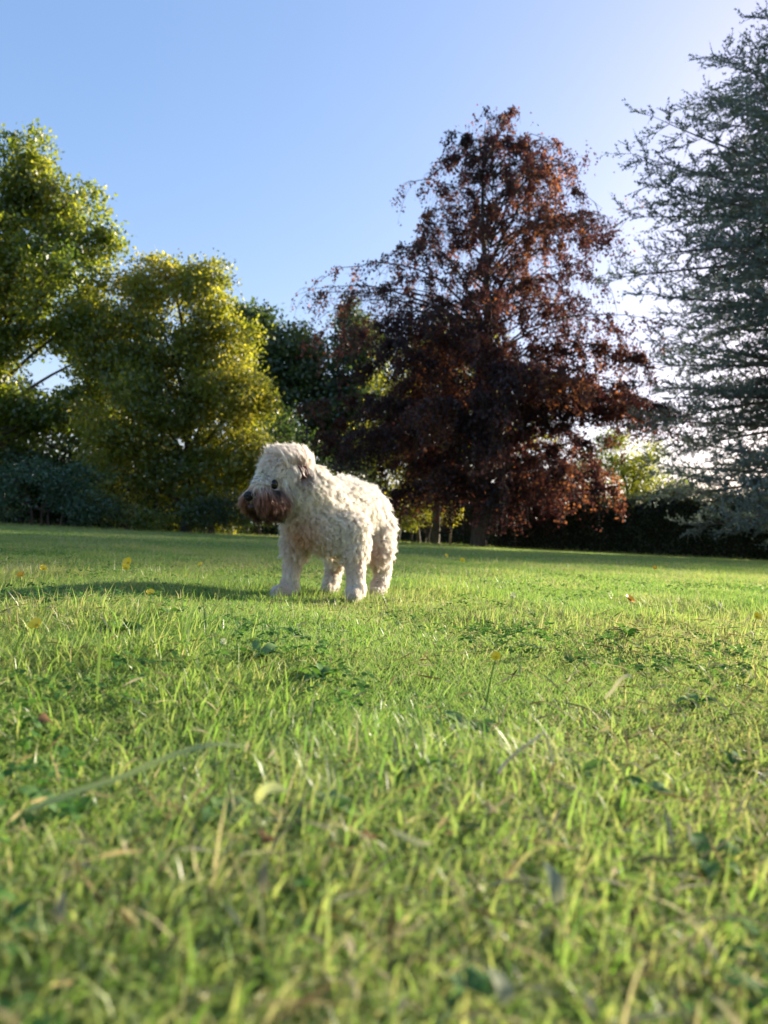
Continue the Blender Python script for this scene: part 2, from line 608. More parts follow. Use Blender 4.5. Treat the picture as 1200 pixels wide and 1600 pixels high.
def hedge(name, label, x0, d0, x1, d1, h, depth, mat, core, n, leaf, seed, hvar=.25):
    """clipped hedge: twiggy core with a leafy skin"""
    rng = np.random.default_rng(seed)
    A, B = np.array(base(x0, d0)), np.array(base(x1, d1))
    t = thing(name, label, 'hedge', (A + B) / 2)
    o = (A + B) / 2
    u = unit(B - A)
    v = np.array([u[1], -u[0], 0]) * 1.0          # towards the camera
    if v[1] > 0:
        v = -v
    Ln = np.linalg.norm(B - A)
    ns = int(Ln / .4) + 2
    s = np.linspace(0, Ln, ns)
    prof = [(-.5, 0), (-.5, .55), (-.42, .88), (0, .97), (.42, .88), (.5, .55), (.5, 0)]
    co = []
    for si in s:
        hh = h * (1 + hvar * float(noise(np.array([[si, seed, 0.]]), 3.0, seed)[0]) * .5)
        for (a_, z_) in prof:
            p = A + u * si + v * (a_ * (depth - .3) + rng.normal() * .05) + np.array([0, 0, max(0, z_ * (hh - .15) + rng.normal() * .06 * (z_ > 0))])
            co.append(p - o)
    m_ = len(prof)
    q = [[i * m_ + j, i * m_ + j + 1, (i + 1) * m_ + j + 1, (i + 1) * m_ + j] for i in range(ns - 1) for j in range(m_ - 1)]
    link('twigs', np_mesh('twigs', np.array(co), np.array(q), 4, smooth=True), core, t)
    si = rng.random(n) * Ln
    hh = h * (1 + hvar * .5 * noise(np.stack([si, np.full(n, seed * 1.0), np.zeros(n)], 1), 3.0, seed))
    ang = rng.random(n) * math.pi
    front = rng.random(n) < .62
    a_ = np.where(front, .5 + rng.normal(size=n) * .04, rng.uniform(-.5, .5, n))
    zf = np.where(front, rng.random(n) ** .9, np.sqrt(np.clip(1 - (a_ * 1.5) ** 4, .6, 1)) + rng.normal(size=n) * .05)
    bulge = .12 * noise(np.stack([si, zf * h, np.zeros(n)], 1), 1.2, seed + 1)
    p = A + u * si[:, None] + v * ((a_ * depth + bulge) * (1 - .22 * (zf > .8)))[:, None]
    p[:, 2] = zf * hh
    p += rng.normal(size=(n, 3)) * .07
    ok = p[:, 2] > .02
    p = p[ok]
    n = len(p)
    ax, nrm = finish_leaf_dirs(n, rng)
    nrm = unit(nrm + .8 * v)
    tint = np.clip(.5 + rng.normal(size=n) * .2 + .15 * noise(p, 1.5, seed), 0, 1)
    sz = rng.uniform(.7, 1.3, n) * leaf
    link('leaves', leaves_mesh('leaves', p - o, ax, nrm, sz, sz * .6, tint), mat, t)
    return t


# ------------------------------------------------------------------ grass
def build_grass():
    rng = np.random.default_rng(11)
    mat = leaf_mat('grass_blade',
                   [(0.0, (0.06, 0.125, 0.024)), (0.35, (0.125, 0.215, 0.042)), (0.62, (0.27, 0.30, 0.075)), (0.80, (0.36, 0.345, 0.125)), (1.0, (0.46, 0.40, 0.20))],
                   [(0.0, (0.06, 0.18, 0.012)), (0.35, (0.23, 0.40, 0.05)), (0.62, (0.38, 0.47, 0.10)), (0.80, (0.42, 0.42, 0.11)), (1.0, (0.50, 0.42, 0.20))],
                   tmix=.5, gloss=.045, rough=.45)
    CO, FA, NP, TI = [], [], [], []
    off = 0
    #        d0    d1   dens   segs  width  height  bunch
    zones = [(0.13, 1.0, 40000, 3, .0018, .021, 1),
             (1.0, 2.6, 19000, 2, .0024, .023, 1),
             (2.6, 6.0, 8500, 1, .0040, .024, 1),
             (6.0, 15., 1300, 1, .0085, .030, 1),
             (15., 34., 300, 1, .017, .036, 1)]
    for (d0, d1, dens, seg, wd, ht, _) in zones:
        area = .62 * (d1 * d1 - d0 * d0) + (d1 - d0) * 1.0
        n = int(dens * area)
        # sample depth by width of the strip, then x
        y = np.sqrt(rng.random(n) * (d1 ** 2 - d0 ** 2) + d0 ** 2)
        x = rng.uniform(-1, 1, n) * (.62 * y + .5)
        # gather blades into loose tufts
        tx = rng.normal(size=n) * .006
        gx, gy = np.round(x / .022) * .022, np.round(y / .022) * .022
        if d0 < 2.6:
            hsh = np.sin(gx * 1234.5 + gy * 987.6) * 43758.5
            jx = (hsh - np.floor(hsh) - .5) * .02
            jy = (np.sin(hsh) * .5) * .02
            m_ = rng.random(n) < .65
            x = np.where(m_, gx + jx + rng.normal(size=n) * .0045, x)
            y = np.where(m_, gy + jy + rng.normal(size=n) * .0045, y)
        xy = np.stack([x, y], 1)
        lush = noise(xy, .55, 5) * .6 + noise(xy, .17, 6) * .4
        big = noise(xy, 2.2, 8)
        dry = noise(xy, .42, 7) * .6 + noise(xy, 1.6, 9) * .5
        lush = np.clip(lush, -.75, 1.2)
        # thin the sward where broad-leaved weeds and bare thatch sit
        keep = rng.random(n) < np.clip(.95 + .3 * lush, .74, 1)
        xy, lush, dry, big = xy[keep], lush[keep], dry[keep], big[keep]
        n = len(xy)
        h = ht * np.clip(rng.lognormal(-.06, .34, n), .3, 2.1) * np.clip(1 + .6 * lush, .78, 1.8)
        long_ = rng.random(n) < .05
        h = np.where(long_, h * rng.uniform(1.4, 2.3, n), h)
        h = np.minimum(h, .075)
        h = np.where(xy[:, 1] > 24.5, h * (1 + 2.2 * rng.random(n) ** 2), h)   # unmown edge under the trees
        # keep the blades right under the lens short
        h *= np.clip(.55 + xy[:, 1] * .9, .55, 1)
        w = wd * rng.uniform(.55, 1.35, n) * np.where(long_, .62, 1)
        # direction of lean: a local comb plus a random one
        ang = noise(xy, .5, 12) * 2.4 + rng.normal(size=n) * 1.25
        lean = np.abs(rng.normal(size=n)) * .75 + .15
        flat = rng.random(n) < .36
        lean = np.where(long_, lean + .45, lean)
        lean = np.where(flat, lean + rng.uniform(.5, 1.2, n), lean)
        ld = np.stack([np.cos(ang), np.sin(ang), np.zeros(n)], 1)
        fa = rng.random(n) * math.pi
        sd = np.stack([np.cos(fa), np.sin(fa), np.zeros(n)], 1)
        sd = unit(sd - ld * (sd * ld).sum(1, keepdims=True) * .6)
        z0 = lawn_z(xy) - .003
        rows = seg + 1
        V = np.empty((n, 2 * seg + 1, 3))
        for s in range(rows):
            u = s / seg
            th = lean * (u * .8 + .15) * 1.25
            r_h = h * u
            p = np.empty((n, 3))
            p[:, :2] = xy + ld[:, :2] * (np.sin(th) * r_h)[:, None]
            p[:, 2] = z0 + np.cos(th) * r_h
            if s < seg:
                ww = (w * (1 - .62 * u ** 1.6) * .5)[:, None]
                V[:, 2 * s] = p - sd * ww
                V[:, 2 * s + 1] = p + sd * ww
            else:
                V[:, 2 * seg] = p
        nv = 2 * seg + 1
        bi = np.arange(n)[:, None] * nv
        tl = []
        for s in range(seg - 1):
            tl.append(np.stack([2 * s, 2 * s + 1, 2 * s + 3, 2 * s + 2]) )
        quads = np.array(tl).reshape(-1, 4) if tl else np.empty((0, 4), int)
        tip = np.array([2 * seg - 2, 2 * seg - 1, 2 * seg])
        per = np.concatenate([quads.ravel(), tip])
        npf = np.concatenate([np.full(len(quads), 4), [3]])
        FA.append(((bi + per[None, :]) + off).ravel())
        NP.append(np.tile(npf, n))
        # colour of the blade: fresh to straw
        ti = .535 + .13 * rng.normal(size=n) + .10 * dry + .05 * lush + .06 * big
        straw = rng.random(n) < np.clip(.10 + .16 * dry, .02, .38)
        ti = np.where(straw, rng.uniform(.72, 1.0, n), ti)
        ti = np.where(long_, rng.uniform(.45, 1, n), ti)
        TI.append(np.repeat(np.clip(ti, 0, 1), len(npf)))
        CO.append(V.reshape(-1, 3))
        off += n * nv
    me = np_mesh('grass', np.concatenate(CO), np.concatenate(FA), np.concatenate(NP), np.concatenate(TI))
    o = link('grass', me, mat)
    o['kind'] = 'stuff'
    o['label'] = 'short mown grass with fresh and straw coloured blades'
    print('turf', build_turf(mat))
    return len(me.polygons)


def build_turf(mat):
    """the dense short bottom growth of the lawn, between the longer blades"""
    rng = np.random.default_rng(13)
    XY, HH, RR = [], [], []
    for (d0, d1, dens, r, ht) in ((.14, 1.2, 90000, .00055, .0125), (1.2, 3., 30000, .0009, .0145), (3., 8., 4200, .0022, .018), (8., 30., 330, .0065, .024)):
        n = int(dens * (.62 * (d1 * d1 - d0 * d0) + (d1 - d0)))
        y = np.sqrt(rng.random(n) * (d1 ** 2 - d0 ** 2) + d0 ** 2)
        x = rng.uniform(-1, 1, n) * (.62 * y + .5)
        XY.append(np.stack([x, y], 1))
        HH.append(ht * rng.uniform(.5, 1.35, n))
        RR.append(r * rng.uniform(.6, 1.3, n))
    xy, h, r = np.concatenate(XY), np.concatenate(HH), np.concatenate(RR)
    n = len(xy)
    an = rng.random(n) * 6.283
    le = np.abs(rng.normal(size=n)) * .5 + .25
    d_ = np.stack([np.cos(an), np.sin(an)], 1)
    pts = np.empty((n, 4, 3))
    z0 = lawn_z(xy) - .002
    for k in range(4):
        u = k / 3
        th = le * (.3 + u)
        pts[:, k, :2] = xy + d_ * (np.sin(th) * h * u)[:, None]
        pts[:, k, 2] = z0 + np.cos(th) * h * u
    cur = bpy.data.hair_curves.new('turf')
    cur.add_curves([4] * n)
    cur.attributes['position'].data.foreach_set('vector', np.ascontiguousarray(pts.reshape(-1), np.float32))
    ra = cur.attributes.get('radius') or cur.attributes.new('radius', 'FLOAT', 'POINT')
    ra.data.foreach_set('value', (r[:, None] * np.array([1, .9, .65, .2])).astype(np.float32).ravel())
    dry = noise(xy, .42, 7) * .6 + noise(xy, 1.6, 9) * .5
    ti = .42 + .15 * rng.normal(size=n) + .10 * dry
    ti = np.where(rng.random(n) < np.clip(.08 + .14 * dry, .02, .3), rng.uniform(.7, 1, n), ti)
    ta = cur.attributes.new('tint', 'FLOAT', 'CURVE')
    ta.data.foreach_set('value', np.clip(ti, 0, 1).astype(np.float32))
    o = bpy.data.objects.new('turf', cur)
    COL.objects.link(o)
    cur.materials.append(mat)
    o['kind'] = 'stuff'
    o['label'] = 'dense short bottom growth of the mown lawn'
    return n


def build_clover():
    """low clover and moss leaves through the sward"""
    rng = np.random.default_rng(17)
    mat = leaf_mat('clover_leaf', [(0, (.03, .085, .022)), (.6, (.06, .14, .035)), (1, (.12, .20, .06))],
                   [(0, (.06, .2, .03)), (1, (.2, .38, .06))], tmix=.35, gloss=.008, rough=.6)
    n = 12000
    y = np.sqrt(rng.random(n) * (4.2 ** 2 - .15 ** 2) + .15 ** 2)
    y = np.where(rng.random(n) < .45, rng.uniform(.15, 1.6, n), y)
    x = rng.uniform(-1, 1, n) * (.62 * y + .4)
    xy = np.stack([x, y], 1)
    k = (noise(xy, .55, 5) * .6 + noise(xy, .17, 6) * .4 < .05) & (noise(xy, .6, 14) > -.15)
    xy = xy[k]
    n = len(xy)
    hz = lawn_z(xy) + rng.uniform(.010, .034, n)
    r = rng.uniform(.0028, .0058, n)
    a0 = rng.random(n) * 6.28
    tilt = rng.normal(size=(n, 2)) * .35
    V, T = [], []
    up = unit(np.concatenate([tilt, np.ones((n, 1))], 1))
    for j in range(3):
        a_ = a0 + j * 2.094
        ax = unit(np.stack([np.cos(a_), np.sin(a_), np.zeros(n)], 1))
        ax = unit(ax - up * (ax * up).sum(1, keepdims=True))
        sd = np.cross(up, ax)
        c = np.concatenate([xy, hz[:, None]], 1)
        pts = [(0, 0), (.75, .62), (1.35, .62), (1.62, .28), (1.5, 0), (1.62, -.28), (1.35, -.62), (.75, -.62)]
        v = np.stack([c + ax * (pu * r)[:, None] + sd * (pv * r)[:, None] + up * ((abs(pv) * .28 - .1 * pu * pu) * r)[:, None] for pu, pv in pts], 1)
        V.append(v)
        T.append(np.clip(.45 + rng.normal(size=n) * .2, 0, 1))
    V = np.concatenate(V).reshape(-1, 3)
    me = np_mesh('clover', V, np.arange(len(V)), 8, np.concatenate(T))
    o = link('clover', me, mat)
    o['kind'] = 'stuff'
    o['label'] = 'low clover leaves growing through the lawn'


def build_thatch():
    """dead clippings lying between the blades"""
    rng = np.random.default_rng(19)
    mat = leaf_mat('dry_clipping', [(0, (.10, .075, .03)), (.5, (.30, .25, .11)), (1, (.48, .42, .24))],
                   [(0, (.1, .07, .03)), (1, (.4, .34, .16))], tmix=.25, gloss=.0)
    n = 15000
    y = np.sqrt(rng.random(n) * (4.5 ** 2 - .15 ** 2) + .15 ** 2)
    y = np.where(rng.random(n) < .5, rng.uniform(.15, 1.7, n), y)
    x = rng.uniform(-1, 1, n) * (.62 * y + .4)
    xy = np.stack([x, y], 1)
    dry = noise(xy, .42, 7) * .6 + noise(xy, 1.6, 9) * .5
    k = rng.random(n) < np.clip(.45 + .5 * dry, .06, 1)
    xy = xy[k]
    n = len(xy)
    z = lawn_z(xy) + rng.uniform(.003, .030, n)
    c = np.concatenate([xy, z[:, None]], 1)
    ax = unit(np.concatenate([rng.normal(size=(n, 2)), rng.normal(size=(n, 1)) * .35], 1))
    nrm = unit(rng.normal(size=(n, 3)) * .5 + [0, 0, 1])
    me = leaves_mesh('thatch', c, ax, nrm, rng.uniform(.014, .05, n), rng.uniform(.0012, .0032, n), rng.random(n))
    o = link('thatch', me, mat)
    o['kind'] = 'stuff'
    o['label'] = 'dry straw clippings lying between the grass blades'


# ------------------------------------------------------------------ weeds, flowers, litter
def leaf_shape(name, ln, wd, bend, rng, lobed=0.0, seg=7, rise=.5, tint=.5):
    """one broad leaf: base at the origin, along +x, arching up then over; with a midrib crease"""
    co, fa = [], []
    for i in range(seg + 1):
        u = i / seg
        w = wd * (math.sin(math.pi * min(1, u ** .8 * .96 + .04)) ** .8) * (1 + lobed * math.sin(u * 22))
        w = max(w, wd * .10 * (1 - u))
        x = ln * u * math.cos(bend * u * .6)
        z = ln * (rise * u - bend * u * u)
        wv = .06 * wd * math.sin(u * 9 + rng.random() * .5)
        co += [(x, -w * .5, z + w * .16 + wv), (x, 0, z), (x, w * .5, z + w * .16 - wv)]
    for i in range(seg):
        a_ = i * 3
        fa += [(a_, a_ + 1, a_ + 4, a_ + 3), (a_ + 1, a_ + 2, a_ + 5, a_ + 4)]
    me = np_mesh(name, np.array(co), np.array(fa), 4, np.full(len(fa), tint), smooth=True)
    return me


def build_weeds():
    rng = np.random.default_rng(31)
    mat = leaf_mat('weed_leaf', [(0, (.022, .075, .018)), (.5, (.075, .155, .038)), (1, (.18, .26, .10))],
                   [(0, (.05, .16, .02)), (1, (.22, .40, .05))], tmix=.28, gloss=.018, rough=.6)
    G = 'broad-leaved weeds in the lawn'
    W = [  # px, py, leaves, leaf length, width, lobed, label
        (70, 948, 8, .065, .024, 0, 'low dark green weed at the left edge behind the nearest buttercup'),
        (188, 990, 9, .060, .026, .12, 'dark jagged leaved weed in a shady hollow left of the tall upright stem'),
        (265, 968, 6, .045, .018, 0, 'small dark weed between the upright grass stem and the dog paws'),
        (405, 1022, 9, .055, .020, .15, 'spreading ragged weed right below the white clover flower'),
        (500, 1040, 9, .060, .024, .1, 'bushy dark weed below the dog in front of the bare hollow'),
        (455, 990, 6, .040, .018, 0, 'small flat weed just in front of the dog front legs'),
        (735, 1108, 8, .050, .020, 0, 'dark low weed in the hollow left of the pale straw tuft'),
        (985, 990, 9, .055, .020, .1, 'wide dark weed on the right below the orange buttercup'),
        (1085, 1085, 6, .040, .022, 0, 'grey green weed right of the curled dry grass stem'),
        (905, 1178, 6, .032, .013, 0, 'upright plantain with broad glossy leaves right of the bent twig'),
        (1010, 1205, 7, .028, .016, .1, 'bluish broad leaved weed at the right below the plantain'),
        (1150, 1165, 6, .026, .014, 0, 'glossy green weed at the right edge of the lawn'),
        (510, 1250, 7, .032, .020, .12, 'weed with flat scalloped leaves right of the pale yellow leaf'),
        (110, 1215, 6, .036, .022, 0, 'broad leaved weed under the long arching grass blade'),
        (735, 1500, 4, .024, .013, 0, 'close blurred weed beside the torn white leaf'),
        (490, 1365, 3, .040, .012, 0, 'single upright broad blade plant in the blurred foreground'),
        (30, 1410, 4, .022, .012, 0, 'blurred low weed at the left edge close to the camera'),
        (1110, 1300, 5, .035, .018, 0, 'blurred leafy weed at the right behind the foreground grass'),
        (350, 1245, 6, .030, .018, .1, 'clover-like small weed left of the pale yellow leaf'),
        (640, 1190, 6, .035, .016, .1, 'small ferny weed in the middle left of the bent twig'),
    ]
    for (px, py, nl, ln, wd, lob, lab) in W:
        g = PG(px, py)
        # leaves stand a little above the soil, so the root lies a little nearer
        s = 1 - .012 / CAM_H
        x, y = g.x * s, g.y * s
        t = thing('weed', lab, 'weed', (x, y, lz(x, y) + .004), G)
        a0 = rng.random() * 6.28
        for i in range(nl):
            tt = float(np.clip(.55 + rng.normal() * .25, 0, 1))
            me = leaf_shape('leaf', .8 * ln * rng.uniform(.6, 1.15), wd * rng.uniform(.55, .85), rng.uniform(.35, .9), rng, lob, rise=rng.uniform(.5, 1.1), tint=tt)
            o = link('leaf', me, mat, t)
            o.rotation_euler = (rng.normal() * .25, 0, a0 + i * 6.283 / nl + rng.normal() * .25)


def disc_petals(npet, r, cup, rng, layers=1):
    co, fa = [], []
    for L_ in range(layers):
        rr = r * (1 - .22 * L_)
        for k in range(npet):
            a_ = k * 6.283 / npet + L_ * .31 + rng.normal() * .06
            ca, sa = math.cos(a_), math.sin(a_)
            w = rr * math.sin(math.pi / npet) * (1.15 if layers == 1 else 1.5)
            b_ = len(co)
            for (u, v) in ((.08, 0), (.55, -.9), (1, -.75), (1.06, 0), (1, .75), (.55, .9)):
                x, y = u * rr, v * w
                z = cup * rr * u * u * (1 + L_ * .5) + .04 * rr * L_
                co.append((x * ca - y * sa, x * sa + y * ca, z))
            fa.append([b_ + q for q in range(6)])
    return np.array(co), np.array(fa)


def build_flowers():
    rng = np.random.default_rng(41)
    yel = plain_mat('buttercup_petal', (.88, .62, .012), .35, spec=.5)
    org = plain_mat('hawkbit_petal', (.88, .44, .012), .5)
    wht = plain_mat('clover_floret', (.62, .64, .42), .6)
    grn = plain_mat('flower_stem', (.10, .19, .03), .5)
    ctr = plain_mat('flower_centre', (.55, .36, .02), .6)
    G = 'small yellow flowers dotted over the lawn'
    L = [  # px, py of the head, radius in px, kind, height
        (57, 977, 7.5, 'y', .030, 'bright yellow buttercup nearest the left edge, the lowest one on the left'),
        (200, 880, 6.0, 'y', .034, 'upper of two yellow buttercups standing together at the left'),
        (197, 888, 4.5, 'y', .026, 'lower of two yellow buttercups standing together at the left'),
        (235, 927, 4.5, 'y', .028, 'small yellow buttercup midway between the pair and the white clover flower'),
        (32, 898, 4.0, 'o', .030, 'tiny deep yellow flower near the left edge beyond the lowest buttercup'),
        (68, 889, 4.0, 'y', .030, 'pale yellow flower between the left edge one and the buttercup pair'),
        (313, 883, 3.2, 'y', .030, 'faint yellow flower left of the dog beyond the buttercup pair'),
        (613, 877, 4.0, 'o', .035, 'orange yellow flower just behind the dog rump'),
        (775, 1027, 5.5, 'y', .034, 'bright yellow buttercup in the middle of the lawn right of the dog'),
        (984, 936, 6.0, 'o', .034, 'orange yellow hawkbit alone on the right side of the lawn'),
        (1023, 887, 4.0, 'o', .035, 'far small orange flower on the right near the hedge'),
        (697, 869, 3.5, 'y', .035, 'far yellow flower under the copper beech, left one of two'),
        (722, 876, 3.5, 'y', .035, 'far yellow flower under the copper beech, right one of two'),
        (1183, 964, 4.5, 'y', .030, 'yellow flower at the right edge of the lawn'),
        (349, 1003, 4.5, 'w', .026, 'cream white clover flower head left in front of the dog'),
        (801, 931, 4.5, 'w', .026, 'white clover flower head on the open lawn right of the dog'),
    ]
    for (px, py, rp, kd, hgt, lab) in L:
        hgt += .016
        r_ = ROT @ Vector(((px - 600) / F, (800 - py) / F, -1))
        g = Vector((0, 0, CAM_H)) + r_ * ((hgt - CAM_H) / r_.z)
        if g.y > 14:
            g = P(px, py, 14)
            hgt = max(.03, g.z)
        z0 = lz(g.x, g.y)
        rad = 1.3 * rp * g.y / F
        rad = min(rad, .016 if kd != 'w' else .012)
        nm = {'y': 'buttercup', 'o': 'hawkbit', 'w': 'clover_flower'}[kd]
        t = thing(nm, lab, 'flower', (g.x, g.y, z0), G if kd != 'w' else 'white clover flowers in the lawn')
        hz = g.z - z0
        bx, by = rng.normal() * .006, rng.normal() * .006
        st = bez([bx, by, -.004], [bx * .7, by * .7, hz * .6], [0, 0, hz - rad * .2], 7)
        link('stem', tubes_mesh('stem', [(st, np.full(7, .0009))], 6), grn, t)
        tilt = (rng.normal() * .2 + .8, rng.normal() * .3, rng.normal() * .3)
        if kd == 'w':
            co, fa = [], []
            for k in range(46):
                ph = math.acos(1 - 1.75 * (k + .5) / 46)
                th = k * 2.39996
                d_ = np.array([math.sin(ph) * math.cos(th), math.sin(ph) * math.sin(th), math.cos(ph)])
                s_ = unit(np.cross(d_, [0.3, .2, 1]))
                b_ = len(co)
                co += [d_ * rad * .3, d_ * rad * .8 - s_ * rad * .16, d_ * rad * 1.05 + [0, 0, rad * .1], d_ * rad * .8 + s_ * rad * .16]
                fa.append([b_, b_ + 1, b_ + 2, b_ + 3])
            h = link('flower_head', np_mesh('flower_head', np.array(co), np.array(fa), 4), wht, t)
        elif kd == 'y':
            co, fa = disc_petals(5, rad, .62, rng)
            h = link('flower_head', np_mesh('flower_head', co, fa, 6), yel, t)
            h.rotation_euler = tilt
        else:
            co, fa = disc_petals(13, rad, .25, rng, 3)
            h = link('flower_head', np_mesh('flower_head', co, fa, 6), org, t)
            h.rotation_euler = tilt
        h.location = (0, 0, hz)
        if kd == 'y':
            bm = bmesh.new()
            bmesh.ops.create_icosphere(bm, subdivisions=2, radius=rad * .26)
            for v in bm.verts:
                v.co.z = v.co.z * .6 + rad * .10
            me = bpy.data.meshes.new('centre')
            bm.to_mesh(me)
            bm.free()
            link('centre', me, ctr, h)


def blade_ribbon(pts, wd, tint, name, tip=True, crease=.2):
    """a single long blade: creased ribbon along a 3D path"""
    pts = np.asarray(pts, float)
    n = len(pts)
    t = unit(np.gradient(pts, axis=0))
    s = unit(np.cross(t, unit(np.array([0, 0, CAM_H]) - pts) * .9 + np.array([0, 0, .5])))
    up = np.cross(s, t)
    u = np.linspace(0, 1, n)
    w = wd * .5 * (np.clip(np.minimum((u + .15) / .3, 1), 0, 1)) * (np.clip((1.02 - u) / .35, 0, 1) if tip else 1)
    co = np.stack([pts - s * w[:, None] + up * (w * crease)[:, None], pts, pts + s * w[:, None] + up * (w * crease)[:, None]], 1).reshape(-1, 3)
    q = []
    for i in range(n - 1):
        a_ = i * 3
        q += [[a_, a_ + 1, a_ + 4, a_ + 3], [a_ + 1, a_ + 2, a_ + 5, a_ + 4]]
    return np_mesh(name, co, np.array(q), 4, np.full(len(q), tint), smooth=True)


def path_px(pp, d0, d1, n):
    """smooth 3D path through picture points, depth running d0..d1"""
    c = [np.array(P(x, y, d0 + (d1 - d0) * i / (len(pp) - 1))) for i, (x, y) in enumerate(pp)]
    c = np.array(c)
    s = np.linspace(0, len(c) - 1, n)
    outp = np.zeros((n, 3))
    for k, sv in enumerate(s):
        i = min(int(sv), len(c) - 2)
        f = sv - i
        p0, p1, p2, p3 = c[max(i - 1, 0)], c[i], c[i + 1], c[min(i + 2, len(c) - 1)]
        outp[k] = .5 * (2 * p1 + (p2 - p0) * f + (2 * p0 - 5 * p1 + 4 * p2 - p3) * f ** 2 + (3 * p1 - p0 - 3 * p2 + p3) * f ** 3)
    return outp


def build_litter():
    rng = np.random.default_rng(51)
    gm = leaf_mat('long_blade', [(0, (.10, .2, .03)), (.5, (.24, .32, .06)), (1, (.5, .46, .22))],
                  [(0, (.2, .4, .04)), (.5, (.4, .52, .08)), (1, (.5, .44, .22))], tmix=.4, gloss=.08)
    dm = plain_mat('dry_twig_bark', (.50, .37, .20), .9, (.64, .52, .33), 120)

    def single(name, lab, cat, me, m, c, group=None):
        c = np.asarray(c)
        co = np.empty(len(me.vertices) * 3, np.float32)
        me.vertices.foreach_get('co', co)
        co = co.reshape(-1, 3) - c
        me.vertices.foreach_set('co', co.ravel().astype(np.float32))
        o = link(name, me, m)
        o.location = c
        o['label'] = lab
        o['category'] = cat
        if group:
            o['group'] = group
        return o
    p = path_px([(40, 1268), (110, 1240), (195, 1212), (270, 1180), (335, 1163), (393, 1168)], .385, .445, 18)
    single('grass_blade', 'long pale green grass blade arching over the lawn at the lower left', 'grass blade', blade_ribbon(p, .0036, .60, 'grass_blade'), gm, p[0])
    p = path_px([(152, 1090), (153, 1050), (156, 1010), (153, 978)], .78, .78, 10)
    single('grass_blade', 'tall upright green blade of grass below the buttercup pair', 'grass blade', blade_ribbon(p, .0032, .25, 'grass_blade'), gm, p[0])
    p = path_px([(945, 1092), (960, 1075), (970, 1061), (984, 1055), (990, 1062)], .70, .71, 14)
    single('dry_stem', 'curled dry straw stem hooked over at the right', 'dry grass', blade_ribbon(p, .0034, .95, 'dry_stem'), gm, p[0])
    p = path_px([(400, 1252), (412, 1236), (428, 1231), (450, 1237)], .43, .42, 10)
    single('yellow_leaf', 'short pale yellow leaf blade curving over below the long blade', 'leaf', blade_ribbon(p, .0065, .75, 'yellow_leaf'), gm, p[0])
    p = path_px([(778, 1208), (790, 1192), (812, 1172), (836, 1155), (850, 1144)], .50, .52, 12)
    single('twig', 'bent pale dry twig lying in the grass right of centre', 'twig', tubes_mesh('twig', [(p, np.linspace(.0014, .0007, 12))], 7), dm, p[0])
    p = path_px([(610, 1296), (635, 1308), (660, 1318), (678, 1316)], .37, .365, 10)
    single('dry_stem', 'thin dry straw lying flat in the grass at the centre foreground', 'dry grass', blade_ribbon(p, .0026, .9, 'dry_stem', crease=.1), gm, p[0])
    # the fan of dry straw right of centre: every stem belongs to one tuft
    tuft = thing('straw_tuft', 'fan shaped tuft of pale dry straw in the middle right of the lawn', 'grass tuft', P(850, 1150, .60))
    tuft.location.z = lz(tuft.location.x, tuft.location.y)
    for i in range(26):
        an = rng.normal() * .7 - .35
        ln = rng.uniform(.04, .075)
        st = np.array([rng.normal() * .014, rng.normal() * .014, 0])
        en = st + [math.sin(an) * ln, rng.normal() * .012, math.cos(an) * ln * .75]
        mid = (st + en) / 2 + [0, 0, .012]
        link('straw', blade_ribbon(bez(st, mid, en, 7), rng.uniform(.0014, .0024), rng.uniform(.75, 1), 'straw'), gm, tuft)
    fl = leaf_mat('fallen_leaf_skin', [(0, (.10, .045, .025)), (.5, (.21, .17, .09)), (1, (.20, .23, .15))],
                  [(0, (.1, .05, .02)), (1, (.4, .42, .25))], tmix=.2, gloss=.005)
    G = 'fallen leaves in the foreground grass'
    for (px, py, d, ln, wd, tint, rot, lab) in (
            (785, 1545, .275, .014, .009, .9, 1.2, 'torn whitish leaf with a brown edge in the blurred bottom foreground'),
            (868, 1385, .36, .020, .009, .95, 1.45, 'grey green curled leaf standing up in the blurred right foreground'),
            (412, 1335, .40, .012, .010, .05, .4, 'small dark brown leaf in the foreground left of centre'),
            (580, 1322, .41, .012, .009, .08, .2, 'small reddish brown leaf in the foreground near the centre'),
            (408, 1415, .345, .016, .005, .55, 1.5, 'upright straw coloured dead leaf in the left foreground'),
            (90, 1465, .315, .014, .005, .75, 1.45, 'pale dead leaf standing in the blurred lower left'),
            (760, 1270, .46, .014, .010, .6, .3, 'pale cream dead leaf below the bent twig'),
            (60, 1130, .64, .022, .012, .12, .2, 'brown withered leaf at the left edge of the lawn')):
        me = leaf_shape('fallen_leaf', ln, wd, 1.1, rng, .12, rise=.5, tint=tint)
        o = link('fallen_leaf', me, fl)
        q = P(px, py, d)
        q.z = max(q.z - ln * .4 * (rot > 1), lz(q.x, q.y) + .012)
        o.location = q
        o.rotation_euler = (.5, -rot, rng.uniform(-.6, .6) + 1.2)
        o['label'] = lab
        o['category'] = 'leaf'
        o['group'] = G


